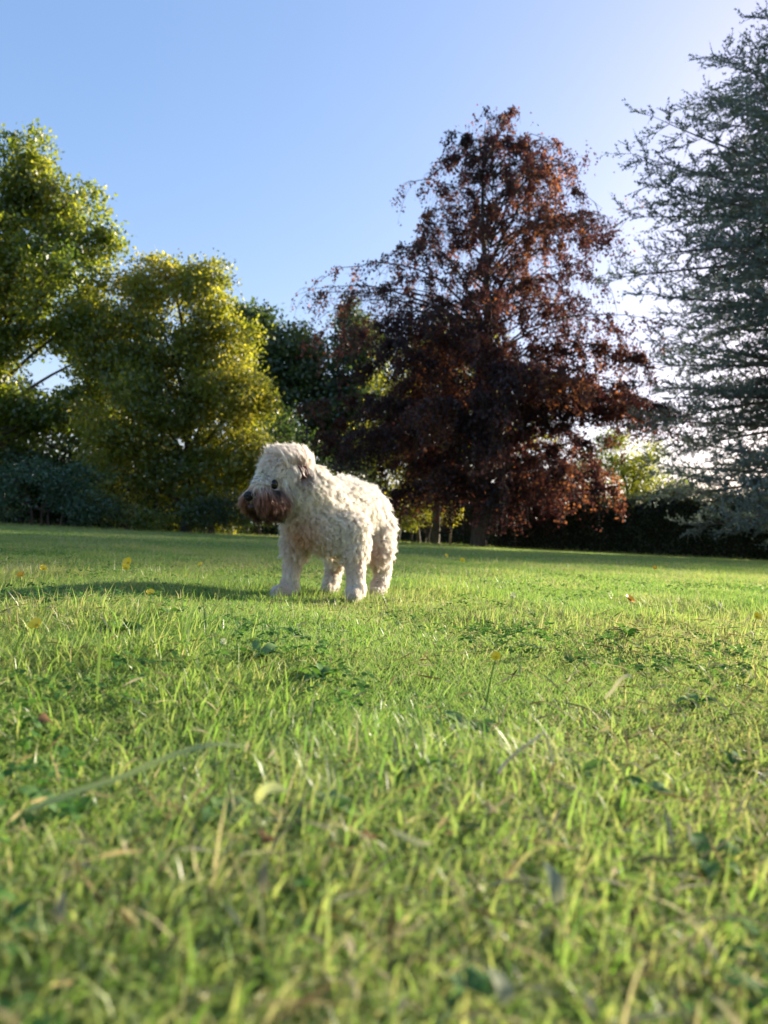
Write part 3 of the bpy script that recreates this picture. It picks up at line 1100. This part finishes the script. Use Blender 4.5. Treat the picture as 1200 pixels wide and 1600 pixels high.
# ------------------------------------------------------------------ the dog
def build_dog():
    rng = np.random.default_rng(61)
    root = thing('dog', 'small cream white curly haired terrier with rust brown muzzle standing on the lawn looking left', 'dog', PG(520, 925))
    org = np.array(root.location)
    V3 = lambda *a_: np.array(P(*a_))
    hf = unit(np.array([-.68, -.72, -.12]))
    hu = unit(np.array([0, 0, 1.]) - hf * hf[2])
    hl = np.cross(hu, hf)                    # the dog's left: right and towards the camera
    H = V3(455, 742, 2.12)

    def hd(a_, b_, c_):
        return H + hf * a_ + hl * b_ + hu * c_
    # bones: name, [(point, radius)...]
    bones = [
        ('body', [(V3(497, 805, 2.19), .074), (V3(505, 797, 2.25), .086), (V3(530, 793, 2.34), .090), (V3(552, 796, 2.42), .084), (V3(565, 802, 2.48), .084)]),
        ('chest', [(V3(484, 812, 2.17), .062), (V3(520, 825, 2.20), .066)]),
        ('neck', [(hd(-.01, 0, -.01), .062), (V3(480, 770, 2.17), .072), (V3(500, 792, 2.22), .080)]),
        ('skull', [(hd(-.005, 0, .012), .058), (hd(.038, 0, .014), .053)]),
        ('bridge', [(hd(.050, 0, -.004), .046), (hd(.096, 0, -.034), .036)]),
        ('muzzle', [(hd(.045, 0, -.032), .047), (hd(.085, 0, -.050), .042), (hd(.118, 0, -.056), .032)]),
        ('moustache_far', [(hd(.085, -.018, -.058), .035), (hd(.115, -.024, -.060), .026)]),
        ('moustache_near', [(hd(.085, .020, -.060), .036), (hd(.120, .028, -.062), .026)]),
        ('jaw', [(hd(.05, 0, -.062), .034), (hd(.105, 0, -.078), .024)]),
        ('foreleg_far', [(V3(472, 822, 2.22), .045), (V3(462, 858, 2.22), .028), (V3(456, 890, 2.215), .019), (V3(453, 914, 2.215), .022)]),
        ('paw_far', [(V3(452, 919, 2.21), .022), (V3(434, 921, 2.17), .019)]),
        ('foreleg_near', [(V3(545, 822, 2.19), .048), (V3(553, 860, 2.18), .029), (V3(556, 892, 2.17), .020), (V3(556, 917, 2.165), .023)]),
        ('paw_near', [(V3(555, 922, 2.16), .023), (V3(552, 925, 2.135), .020)]),
        ('hind_near', [(V3(586, 822, 2.49), .056), (V3(591, 858, 2.44), .037), (V3(598, 888, 2.50), .022), (V3(592, 914, 2.46), .021)]),
        ('hindpaw_near', [(V3(592, 921, 2.455), .021), (V3(588, 923, 2.425), .019)]),
        ('hind_far', [(V3(535, 825, 2.52), .054), (V3(527, 858, 2.47), .036), (V3(522, 886, 2.52), .022), (V3(518, 908, 2.48), .021)]),
        ('hindpaw_far', [(V3(517, 914, 2.475), .021), (V3(513, 916, 2.445), .019)]),
        ('tail', [(V3(572, 775, 2.55), .026), (V3(574, 770, 2.58), .020)]),
    ]
    # union of swept spheres -> one continuous skin
    bm = bmesh.new()
    for nm, pts in bones:
        for (p0, r0), (p1, r1) in zip(pts[:-1], pts[1:]):
            L_ = np.linalg.norm(p1 - p0)
            k = max(2, int(L_ / .007))
            for i in range(k + 1):
                u = i / k
                c = p0 * (1 - u) + p1 * u
                bmesh.ops.create_icosphere(bm, subdivisions=2, radius=r0 * (1 - u) + r1 * u, matrix=Matrix.Translation(Vector(c - org)))
    me0 = bpy.data.meshes.new('skin_source')
    bm.to_mesh(me0)
    bm.free()
    tmp = bpy.data.objects.new('skin_source', me0)
    COL.objects.link(tmp)
    md = tmp.modifiers.new('r', 'REMESH')
    md.mode = 'VOXEL'
    md.voxel_size = .0065
    ms = tmp.modifiers.new('s', 'SMOOTH')
    ms.iterations = 5
    ms.factor = .5
    dg = bpy.context.evaluated_depsgraph_get()
    body_me = bpy.data.meshes.new_from_object(tmp.evaluated_get(dg))
    bpy.data.objects.remove(tmp)
    body_me.name = 'body'
    for p in body_me.polygons:
        p.use_smooth = True
    skin = plain_mat('dog_skin', (.50, .42, .34), .8, (.42, .34, .27), 60, spec=.1)
    body_me.materials.clear()
    link('body', body_me, skin, root)

    # ---- hair roots
    nv = len(body_me.vertices)
    co = np.empty(nv * 3, np.float32)
    body_me.vertices.foreach_get('co', co)
    co = co.reshape(-1, 3)
    body_me.calc_loop_triangles()
    tr = np.empty(len(body_me.loop_triangles) * 3, np.int32)
    body_me.loop_triangles.foreach_get('vertices', tr)
    tr = tr.reshape(-1, 3)
    vn = np.empty(nv * 3, np.float32)
    body_me.vertices.foreach_get('normal', vn)
    vn = vn.reshape(-1, 3)
    A, B, Cc = co[tr[:, 0]], co[tr[:, 1]], co[tr[:, 2]]
    ar = np.linalg.norm(np.cross(B - A, Cc - A), axis=1)

    def sample(n):
        k = rng.choice(len(tr), n, p=ar / ar.sum())
        u, v = rng.random(n), rng.random(n)
        fl = u + v > 1
        u[fl], v[fl] = 1 - u[fl], 1 - v[fl]
        w = 1 - u - v
        p = A[k] * w[:, None] + B[k] * u[:, None] + Cc[k] * v[:, None]
        nr = unit(vn[tr[k, 0]] * w[:, None] + vn[tr[k, 1]] * u[:, None] + vn[tr[k, 2]] * v[:, None])
        return p + org, nr

    names = [b_[0] for b_ in bones]

    def regions(p):
        best = np.full(len(p), 9.)
        reg = np.zeros(len(p), int)
        par = np.zeros(len(p))
        for bi, (nm, pts) in enumerate(bones):
            for si, ((p0, r0), (p1, r1)) in enumerate(zip(pts[:-1], pts[1:])):
                dv = p1 - p0
                t = np.clip(((p - p0) @ dv) / (dv @ dv), 0, 1)
                ds = np.linalg.norm(p - (p0 + t[:, None] * dv), axis=1) - (r0 + (r1 - r0) * t)
                m_ = ds < best
                best[m_] = ds[m_]
                reg[m_] = bi
                par[m_] = (si + t[m_]) / (len(pts) - 1)
        return reg, par

    ri = {n_: i for i, n_ in enumerate(names)}
    fwd = unit(np.array([-.42, -.9, 0.]))    # the way the body faces

    def groom(p, nr):
        """comb direction, length, curl, lift, colour for hair roots"""
        reg, par = regions(p)
        n = len(p)
        comb = np.tile(-fwd * .55 + np.array([0, 0, -.6]), (n, 1))
        ln = np.full(n, .034)
        curl = np.full(n, 1.0)
        lift = np.full(n, .75)
        colr = np.tile(np.array([.84, .77, .64]), (n, 1))
        q = p - H
        ha, hb, hc = q @ hf, q @ hl, q @ hu
        legs = np.isin(reg, [ri[k] for k in names if k.startswith(('foreleg', 'hind_'))])
        paws = np.isin(reg, [ri[k] for k in names if 'paw' in k])
        comb[legs] = [0, 0, -1.]
        upper = legs & (par < .34)
        low = legs & (par >= .34)
        ln[low] = .023
        ln[upper] = .035
        curl[low] = .45
        lift[low] = .42
        comb[paws] = [0, -.3, -.8]
        ln[paws] = .012
        curl[paws] = .2
        lift[paws] = .4
        ntype = reg == ri['neck']
        comb[ntype] = [.12, -.1, -1.]
        ln[ntype] = .038
        head = np.isin(reg, [ri['skull']])
        # top of the head stands up and forward over the brow, sides hang
        topk = head & (hc > .030)
        sidek = head & ~topk
        comb[topk] = hf * .35 + hu * .55
        ln[topk] = .036
        lift[topk] = 1.0
        curl[topk] = .35
        comb[sidek] = -hu * .9 - hf * .1
        ln[sidek] = .032
        curl[sidek] = .35
        lift[sidek] = .55
        brow = head & (ha > .055) & (hc > .0)
        comb[brow] = hf * .5 - hu * .15
        comb[brow] += (hl[None] * np.sign(hb)[:, None] * .3)[brow]
        ln[brow] = .024
        lift[brow] = .7
        mz = np.isin(reg, [ri[k] for k in ('muzzle', 'bridge', 'jaw', 'moustache_far', 'moustache_near')])
        comb[mz] = -hu * 1.0 + hf * .05
        side = np.sign(hb)[:, None]
        comb[mz] += (hl[None] * side * .42 + hf * .12)[mz]
        ln[mz] = .036
        curl[mz] = .15
        lift[mz] = .45
        bridge = mz & (hc > -.022)
        comb[bridge] = (-hu * .30 + hl[None] * side * .7 + hf * .2)[bridge]
        ln[bridge] = .017
        cheek = mz & (ha < .07) & (hc < -.02)
        comb[cheek] = -hu - hf * .25
        ln[cheek] = .042
        nosez = mz & (ha > .130) & (np.abs(hb) < .022)
        ln[nosez] = .014
        # keep the eyes and the nose clear
        for sg in (-1, 1):
            de = np.linalg.norm(p - hd(.088, .037 * sg, -.021), axis=1)
            m_ = de < .0155
            ln[m_] = .004
            m2 = (de >= .0155) & (de < .023) & (hc > -.012)
            ln[m2] = .012
            comb[m2] = (hu * .8 + hf * .1)
        dn = np.linalg.norm(p - hd(.150, 0, -.050), axis=1)
        ln[dn < .020] = .006
        # ---- colour: cream, with rust staining where a wet white dog stains
        c_cream = np.array([.82, .68, .545])
        c_white = np.array([.85, .77, .68])
        c_tan = np.array([.68, .40, .24])
        c_rust = np.array([.22, .066, .030])
        c_dark = np.array([.03, .014, .010])
        nz = noise(p, .05, 2)[:, None] * .5

        def blend(cA, m_, cB):
            m_ = np.clip(m_, 0, 1)[:, None]
            return cA * (1 - m_) + cB * m_
        colr = blend(colr, .5 + nz[:, 0], c_white)
        colr[topk] = c_white * .5 + c_cream * .5
        sm = lambda x, a_, b_: np.clip((x - a_) / (b_ - a_), 0, 1)
        isH = head | mz
        m_ = isH * sm(ha, .045, .08) * sm(-hc, .002, .030) * .7
        colr = blend(colr, m_, c_tan)
        m_ = mz * sm(ha, .03, .07) * sm(-hc, .020, .050)
        colr = blend(colr, m_ * .95, c_rust)
        m_ = mz * sm(ha, .035, .075) * sm(-hc, .054, .080)
        colr = blend(colr, m_ * .9, c_dark)
        colr = blend(colr, np.where(dn < .024, .9, 0.), np.array([.07, .035, .028]))
        # tear stain below the near and far eye
        for sg in (-1, 1):
            te = hd(.092, .040 * sg, -.037)
            m_ = np.exp(-(np.linalg.norm((p - te), axis=1) / .015) ** 2)
            colr = blend(colr, m_ * 1.3, np.array([.03, .022, .02]))
            te = hd(.004, .058 * sg, .012)
            er = np.linalg.norm((p - te), axis=1)
            colr = blend(colr, 1.5 * np.exp(-(er / .021) ** 2), np.array([.11, .035, .022]))
            ln[er < .017] = .008
        # chest and groin staining, tan tint low on the belly
        ch = V3(468, 832, 2.12)
        m_ = np.exp(-(np.linalg.norm((p - ch) * [1, .6, 1], axis=1) / .055) ** 2) * (~isH)
        colr = blend(colr, m_ * .85, np.array([.62, .33, .18]))
        be = V3(520, 865, 2.25)
        m_ = np.exp(-(np.linalg.norm((p - be) * [1, .5, 1.3], axis=1) / .06) ** 2) * (~isH)
        colr = blend(colr, m_ * .5, c_tan)
        gr = V3(582, 858, 2.42)
        m_ = np.exp(-(np.linalg.norm((p - gr) * [1, .5, 1], axis=1) / .040) ** 2)
        colr = blend(colr, m_ * .6, c_tan)
        m_ = (low | paws) * (.25 + .35 * noise(p, .04, 4))
        colr = blend(colr, m_, np.array([.72, .55, .42]))
        return comb, ln, curl, lift, colr

    # ---- guides (clumps) then hairs
    NG, NH, K = 9500, 140000, 10
    gp, gn = sample(NG)
    gc, gl, gcu, gli, gcol = groom(gp, gn)
    hp, hn = sample(NH)
    hc_, hl_, hcu, hli, hcol = groom(hp, hn)
    kd = kdtree.KDTree(NG)
    for i, p in enumerate(gp):
        kd.insert(p, i)
    kd.balance()
    gi = np.array([kd.find(p)[1] for p in hp])

    gl = gl * rng.uniform(.75, 1.25, NG)
    ph = rng.random(NG) * 6.283
    turn = rng.uniform(.9, 1.9, NG) * np.where(rng.random(NG) < .5, -1, 1)
    swirl = unit(rng.normal(size=(NG, 3)))

    def strand(p, nr, comb, ln, curl, lift, ph_, turn_, sw, extra=0):
        comb = comb - nr * (comb * nr).sum(1, keepdims=True) * .85
        comb = comb + sw * .42 * curl[:, None]
        comb = unit(comb)
        n = len(p)
        U = np.linspace(0, 1, K)
        pts = np.empty((n, K, 3))
        b1 = unit(np.cross(comb, nr))
        b2 = np.cross(b1, comb)
        pos = p.copy() - nr * .001
        pts[:, 0] = pos
        for i in range(1, K):
            u = U[i]
            f = lift * (1 - u) ** .9
            d_ = unit(nr * f[:, None] + comb * (.15 + u)[..., None] if np.ndim(u) else nr * f[:, None] + comb * (.15 + u))
            pos = pos + d_ * (ln / (K - 1))[:, None]
            cr = curl * .0045 * min(1, u * 2.2)
            an = ph_ + turn_ * 6.283 * u
            pts[:, i] = pos + b1 * (np.cos(an) * cr)[:, None] + b2 * (np.sin(an) * cr * .6)[:, None]
        return pts
    G = strand(gp, gn, gc, gl, gcu, gli, ph, turn, swirl)
    lnh = hl_ * rng.uniform(.7, 1.15, NH) * (gl / (groom_len_safe(gl)))[gi] if False else hl_ * rng.uniform(.72, 1.18, NH)
    stray = rng.random(NH) < .05
    lnh = np.where(stray & (lnh > .01), lnh * 1.25, lnh)
    Hs = strand(hp, hn, hc_, lnh, hcu, hli, ph[gi] + rng.normal(size=NH) * .3, turn[gi], swirl[gi])
    # pull each hair towards its lock's guide
    U = np.linspace(0, 1, K)
    offr = (hp - gp[gi])[:, None, :]
    tgt = G[gi] + offr * (1 - .62 * U)[None, :, None]
    wgt = (.85 * np.clip(U * 1.6, 0, 1))[None, :, None] * np.where(lnh < .008, 0, 1)[:, None, None]
    same = (np.abs(np.log(np.maximum(lnh, .001) / np.maximum(gl[gi], .001))) < 1.0)[:, None, None]
    wgt = wgt * same * np.where(stray, .25, 1)[:, None, None]
    Hs = Hs * (1 - wgt) + tgt * wgt
    fly = rng.normal(size=(NH, 1, 3)) * .0026 * (U ** 1.5)[None, :, None] * np.where(lnh < .008, .2, 1)[:, None, None]
    Hs = Hs + fly
    # nothing grows into the ground
    Hs[:, :, 2] = np.maximum(Hs[:, :, 2], lawn_z(Hs[:, 0, :2])[:, None] + .004)
    cur = bpy.data.hair_curves.new('coat')
    cur.add_curves([K] * NH)
    cur.attributes['position'].data.foreach_set('vector', np.ascontiguousarray((Hs - org).reshape(-1), np.float32))
    ra = cur.attributes.get('radius') or cur.attributes.new('radius', 'FLOAT', 'POINT')
    rad = np.tile(.00050 * (1 - .75 * U ** 2), NH)
    ra.data.foreach_set('value', rad.astype(np.float32))
    ca = cur.attributes.new('fur', 'FLOAT_COLOR', 'CURVE')
    hreg = regions(hp)[0]
    face = np.isin(hreg, [ri[k] for k in ('muzzle', 'bridge', 'jaw', 'moustache_far', 'moustache_near')])
    jit = 1 + rng.normal(size=(NH, 1)) * np.where(face, .28, .07)[:, None]
    lock = (1 + rng.normal(size=(NG, 1)) * .06)[gi] * np.where(face[:, None], (1 + rng.normal(size=(NG, 1)) * .25)[gi], 1)
    c4 = np.concatenate([np.clip(hcol * jit * lock, .01, .93), np.ones((NH, 1))], 1)
    ca.data.foreach_set('color', c4.astype(np.float32).ravel())
    m, n, l = new_mat('dog_fur')
    at = n.new('ShaderNodeAttribute')
    at.attribute_name = 'fur'
    df = n.new('ShaderNodeBsdfDiffuse')
    tl = n.new('ShaderNodeBsdfTranslucent')
    hb = n.new('ShaderNodeBsdfHairPrincipled')
    hb.parametrization = 'COLOR'
    hb.inputs['Roughness'].default_value = .45
    hb.inputs['Radial Roughness'].default_value = .6
    for s_ in (df.inputs['Color'], tl.inputs['Color'], hb.inputs['Color']):
        l.new(at.outputs['Color'], s_)
    m1 = n.new('ShaderNodeMixShader')
    m1.inputs[0].default_value = .40
    l.new(df.outputs[0], m1.inputs[1])
    l.new(tl.outputs[0], m1.inputs[2])
    m2 = n.new('ShaderNodeMixShader')
    m2.inputs[0].default_value = .35
    l.new(m1.outputs[0], m2.inputs[1])
    l.new(hb.outputs[0], m2.inputs[2])
    o_ = n.new('ShaderNodeOutputMaterial')
    l.new(m2.outputs[0], o_.inputs[0])
    co_ = bpy.data.objects.new('coat', cur)
    COL.objects.link(co_)
    cur.materials.append(m)
    co_.parent = root

    # ---- eyes, nose, ears, drops
    def ball(name, c, r, m_, sc=(1, 1, 1), sub=3, edit=None, par=root, axes=True):
        b_ = bmesh.new()
        bmesh.ops.create_icosphere(b_, subdivisions=sub, radius=1)
        for v in b_.verts:
            lo = v.co.copy()
            if edit:
                lo = edit(lo)
            w_ = hf * lo.x * sc[0] * r + hl * lo.y * sc[1] * r + hu * lo.z * sc[2] * r
            v.co = Vector(np.asarray(c) - org + w_)
        me = bpy.data.meshes.new(name)
        b_.to_mesh(me)
        b_.free()
        for p in me.polygons:
            p.use_smooth = True
        return link(name, me, m_, par)
    eye = plain_mat('dog_eye', (.006, .004, .003), .12, spec=.3)
    nose = plain_mat('dog_nose', (.006, .006, .007), .5, (.012, .011, .012), 400, spec=.25)
    for sg in (-1, 1):
        ball('eye', hd(.092, .0395 * sg, -.019), .0135, eye, (.8, .6, 1))

    def nose_edit(v):
        # flat front with two nostril hollows, narrower below
        v.y *= (1.0 + .25 * v.z)
        if v.x > .4:
            for s_ in (-1, 1):
                dd = math.hypot(v.y - .42 * s_, v.z + .05)
                if dd < .3:
                    v.x -= .5 * (1 - dd / .3)
        return v
    ball('nose', hd(.152, 0, -.048), .0145, nose, (.75, 1.05, .95), 4, nose_edit)
    lip = plain_mat('dog_mouth', (.05, .02, .02), .6)
    ball('mouth', hd(.143, 0, -.078), .012, lip, (.7, 1.1, .6), 3)
    # small folded ears: leather flap with a dark inside
    earm = plain_mat('ear_leather', (.10, .028, .022), .8, (.16, .05, .04), 200, spec=.1)
    for sg in (-1, 1):
        c = hd(.002, .053 * sg, .014)
        nu, nw = 7, 6
        co_l, fa_l = [], []
        for i in range(nu):
            u = i / (nu - 1)
            for j in range(nw):
                w_ = j / (nw - 1) - .5
                half = .013 * (1 - u ** 1.4 * .75)
                pt = c + hf * (w_ * 2 * half + .004) + hu * (.016 - .036 * u) + hl * sg * (.012 * math.sin(u * 2.2) - .006 * (1 - (2 * w_) ** 2) + .006)
                co_l.append(pt - org)
        for i in range(nu - 1):
            for j in range(nw - 1):
                a_ = i * nw + j
                fa_l.append([a_, a_ + 1, a_ + nw + 1, a_ + nw])
        ear = link('ear', np_mesh('ear', np.array(co_l), np.array(fa_l), 4, smooth=True), earm, root)
        so = ear.modifiers.new('thickness', 'SOLIDIFY')
        so.thickness = .003
    wat, wn_, wl = new_mat('water_drop')
    gb = wn_.new('ShaderNodeBsdfGlass')
    gb.inputs['IOR'].default_value = 1.33
    gb.inputs['Roughness'].default_value = 0
    wo = wn_.new('ShaderNodeOutputMaterial')
    wl.new(gb.outputs[0], wo.inputs[0])
    for (px, py) in ((393, 813), (411, 813), (428, 816)):
        ball('water_drop', V3(px, py, 2.02 + (px - 393) * .0006), .0034, wat, (1, 1, 1.25), 3, lambda v: Vector((v.x * (1 - .35 * max(0, v.z)), v.y * (1 - .35 * max(0, v.z)), v.z)))


def build_all():
    build_lawn()
    bark = bark_mat('brown_bark', (.030, .022, .016), (.10, .078, .055))
    gbark = bark_mat('grey_bark', (.07, .06, .05), (.20, .175, .145))
    green = leaf_mat('broad_leaf_green', [(0, (.022, .050, .012)), (.5, (.065, .105, .016)), (1, (.15, .17, .03))],
                     [(0, (.08, .15, .01)), (.5, (.26, .33, .018)), (1, (.55, .52, .04))], tmix=.5, gloss=.05)
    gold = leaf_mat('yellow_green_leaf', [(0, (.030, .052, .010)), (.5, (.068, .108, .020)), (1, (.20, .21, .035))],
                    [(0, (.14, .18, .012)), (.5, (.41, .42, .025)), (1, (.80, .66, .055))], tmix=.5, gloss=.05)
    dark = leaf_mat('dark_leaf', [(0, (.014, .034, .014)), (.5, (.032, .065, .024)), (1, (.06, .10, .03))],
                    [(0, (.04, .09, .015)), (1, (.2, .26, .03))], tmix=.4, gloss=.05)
    teal = leaf_mat('blue_green_leaf', [(0, (.022, .055, .030)), (.5, (.045, .105, .055)), (1, (.085, .16, .085))],
                    [(0, (.04, .1, .03)), (1, (.14, .26, .08))], tmix=.35, gloss=.06)
    yew = leaf_mat('yew_needle', [(0, (.014, .030, .012)), (1, (.050, .075, .026))],
                   [(0, (.02, .04, .01)), (1, (.1, .11, .02))], tmix=.3, gloss=.05)
    copper = leaf_mat('copper_leaf', [(0, (.018, .012, .015)), (.5, (.040, .020, .024)), (1, (.080, .036, .028))],
                      [(0, (.03, .010, .012)), (.55, (.10, .032, .026)), (1, (.55, .20, .05))], tmix=.5, gloss=.025)
    needle = leaf_mat('blue_needle', [(0, (.050, .085, .080)), (.5, (.165, .21, .20)), (1, (.29, .33, .31))],
                      [(0, (.05, .08, .06)), (1, (.16, .2, .14))], tmix=.25, gloss=.05)
    mbark = bark_mat('weathered_bark', (.035, .029, .023), (.12, .10, .08))
    core = bark_mat('hedge_twigs', (.008, .010, .005), (.022, .024, .012))

    # left: the tall tree cut by the frame
    broad_tree('tall_tree', 'tallest leafy green tree at the left edge with a sky gap in its lower crown', 'tree', 30, -70,
               [(5, 302, 85, 76), (75, 330, 75, 60, 1), (135, 375, 45, 40), (30, 400, 120, 75), (-60, 380, 120, 160), (20, 480, 90, 70), (60, 420, 60, 50), (0, 560, 60, 50), (140, 620, 50, 40), (0, 640, 60, 50), (60, 640, 60, 30), (108, 315, 30, 30), (55, 282, 40, 35),
                (70, 470, 100, 65, -1), (130, 500, 45, 50), (-40, 520, 80, 90), (135, 560, 42, 45), (15, 660, 120, 45, 1), (100, 655, 70, 40, 1), (-90, 620, 90, 110), (165, 385, 20, 22)],
               green, bark, 3400, 34, .18, .22, 101, holes=[(66, 588, (56, 40), 26)], gap=-.85)
    # centre left: the rounded yellow green tree
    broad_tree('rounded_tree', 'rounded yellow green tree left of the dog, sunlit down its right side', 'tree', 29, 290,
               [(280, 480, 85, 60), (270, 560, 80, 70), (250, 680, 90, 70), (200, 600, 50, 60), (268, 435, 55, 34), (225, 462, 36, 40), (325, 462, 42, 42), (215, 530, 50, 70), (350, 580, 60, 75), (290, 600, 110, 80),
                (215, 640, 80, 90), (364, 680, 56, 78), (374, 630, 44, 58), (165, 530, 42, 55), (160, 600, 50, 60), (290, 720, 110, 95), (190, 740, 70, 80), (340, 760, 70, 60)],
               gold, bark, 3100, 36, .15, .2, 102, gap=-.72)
    broad_tree('shrub', 'low blue green shrub in the shade at the bottom left corner of the trees', 'shrub', 27, 60,
               [(30, 765, 70, 55), (100, 770, 65, 52), (-50, 760, 70, 60), (150, 790, 35, 32)],
               teal, bark, 620, 30, .095, .05, 103, sig=.2, gap=-.9, multi=4)
    broad_tree('shrub', 'small yellow leaved shrub low under the rounded tree', 'shrub', 26.8, 200,
               [(190, 808, 34, 22), (235, 812, 26, 18)], gold, bark, 150, 24, .09, .03, 104, sig=.16, gap=-1.2, multi=4)
    broad_tree('shrub', 'low yellow leaved shrub among the thin trunks right of the dog', 'shrub', 33.5, 665,
               [(645, 806, 26, 20), (690, 798, 24, 22), (625, 818, 18, 16)], gold, bark, 150, 24, .09, .03, 111, sig=.18, gap=-1.2, multi=3)
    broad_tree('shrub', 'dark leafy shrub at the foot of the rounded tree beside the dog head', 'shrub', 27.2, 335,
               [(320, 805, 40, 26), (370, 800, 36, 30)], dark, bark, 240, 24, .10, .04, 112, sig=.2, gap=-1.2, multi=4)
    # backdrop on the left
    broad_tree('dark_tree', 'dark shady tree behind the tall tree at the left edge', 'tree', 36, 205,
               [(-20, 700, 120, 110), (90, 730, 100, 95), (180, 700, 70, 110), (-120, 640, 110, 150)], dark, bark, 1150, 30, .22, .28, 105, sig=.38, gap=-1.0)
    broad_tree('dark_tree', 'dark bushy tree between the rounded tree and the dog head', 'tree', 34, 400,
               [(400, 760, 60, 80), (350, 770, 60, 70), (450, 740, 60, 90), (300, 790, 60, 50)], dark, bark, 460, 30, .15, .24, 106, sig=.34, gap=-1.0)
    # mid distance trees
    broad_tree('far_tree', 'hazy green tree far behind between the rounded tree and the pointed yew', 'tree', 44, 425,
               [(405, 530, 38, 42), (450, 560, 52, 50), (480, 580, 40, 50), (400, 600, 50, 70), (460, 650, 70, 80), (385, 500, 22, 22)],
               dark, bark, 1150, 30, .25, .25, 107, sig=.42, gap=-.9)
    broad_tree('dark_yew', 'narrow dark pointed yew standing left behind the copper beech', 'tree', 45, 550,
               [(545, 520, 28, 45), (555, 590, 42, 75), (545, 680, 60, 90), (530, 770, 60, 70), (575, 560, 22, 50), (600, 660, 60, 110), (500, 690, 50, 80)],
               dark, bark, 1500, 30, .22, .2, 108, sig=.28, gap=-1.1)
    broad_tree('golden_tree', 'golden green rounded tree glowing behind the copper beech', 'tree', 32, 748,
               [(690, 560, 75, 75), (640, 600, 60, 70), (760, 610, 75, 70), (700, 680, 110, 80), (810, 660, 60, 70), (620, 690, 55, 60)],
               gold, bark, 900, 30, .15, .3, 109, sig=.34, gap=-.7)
    broad_tree('green_bush', 'sunlit green bush at the right behind the end of the hedge', 'tree', 36, 985,
               [(965, 720, 40, 38), (1000, 745, 45, 50), (1040, 775, 45, 40), (940, 760, 45, 60)], green, bark, 380, 30, .14, .2, 110, sig=.28, gap=-.9)
    print('beech leaves', weeping_beech(copper, bark))
    prof = [(0.5, 3.6), (1.0, 4.1), (2.3, 4.8), (3.5, 5.2), (5, 5.8), (7, 6.0), (9, 6.3), (11.8, 6.1), (12.9, 5.5), (15, 3.6), (16.6, 2.0), (18, 1.2), (19.5, .4)]
    print('cedar', blue_cedar('blue_cedar', 'tall blue grey cedar with spiky needled branches at the right edge', 1300, 22, needle, gbark, prof, 19.8, 201))
    # hedges
    hedge('hedge', 'long dark clipped hedge along the back of the lawn at the right', 775, 31.5, 1420, 26.5, 2.35, 1.6, yew, core, 26000, .10, 301)
    hedge('hedge', 'dark hedge under the copper beech at the back of the lawn', 180, 40, 800, 41, 3.2, 1.6, yew, core, 12000, .14, 302)
    hedge('hedge', 'dark hedge behind the shrubs at the left edge', -420, 34, 190, 38, 3.0, 1.6, yew, core, 9000, .14, 303)
    # trunks under the beech
    for (px, d, r, top_, lab, m_) in ((680, 32.5, .20, 5.5, 'grey bare trunk left of the copper beech trunk', mbark),
                                     (655, 34, .10, 4.6, 'thin dark trunk left of the grey trunk under the beech', bark),
                                     (641, 36, .07, 5.0, 'second thin dark trunk from the dog rump', bark),
                                     (620, 35.0, .14, 5.0, 'dark trunk closest to the dog rump', bark)):
        b = base(px, d)
        t = thing('slender_tree', lab, 'tree', b, 'slender trees under the copper beech')
        rng = np.random.default_rng(px)
        pts = bez([0, 0, -.1], [rng.normal() * .35, 0, top_ * .5], [rng.normal() * .9, rng.normal() * .3, top_], 9)
        link('trunk', tubes_mesh('trunk', [(pts, np.linspace(r, r * .5, 9))], 9), m_, t)
        c = pts[-1] + rng.normal(size=(900, 3)) * [1.0, .8, .9]
        lb = [(bez(pts[5 + i % 4], pts[5 + i % 4] + rng.normal(size=3) * .3 + [0, 0, .3], c[i], 5), np.linspace(.04, .01, 5)) for i in range(14)]
        link('branches', tubes_mesh('branches', lb, 5), m_, t)
        ax, nrm = finish_leaf_dirs(900, rng)
        link('crown', leaves_mesh('crown', c, ax, nrm, .14, .09, rng.random(900)), dark, t)
    # the pale stake
    t = thing('garden_stake', 'thin pale wooden stake catching the sun under the copper beech', 'stake', base(703, 31.5))
    wood = plain_mat('pale_wood', (.36, .24, .14), .8, (.48, .34, .20), 12)
    bm = bmesh.new()
    bmesh.ops.create_cone(bm, segments=10, radius1=.045, radius2=.042, depth=1.75, cap_ends=True, matrix=Matrix.Translation((0, 0, .83)))
    me = bpy.data.meshes.new('post')
    bm.to_mesh(me)
    bm.free()
    link('post', me, wood, t)
    bm = bmesh.new()
    bmesh.ops.create_cone(bm, segments=10, radius1=.042, radius2=.006, depth=.09, cap_ends=True, matrix=Matrix.Translation((0, 0, 1.752)))
    me = bpy.data.meshes.new('pointed_tip')
    bm.to_mesh(me)
    bm.free()
    link('pointed_tip', me, wood, t)

    print('grass faces', build_grass())
    build_clover()
    build_thatch()
    build_weeds()
    build_flowers()
    build_litter()
    build_dog()


build_all()
bpy.data.objects['dog'].location.z -= .006
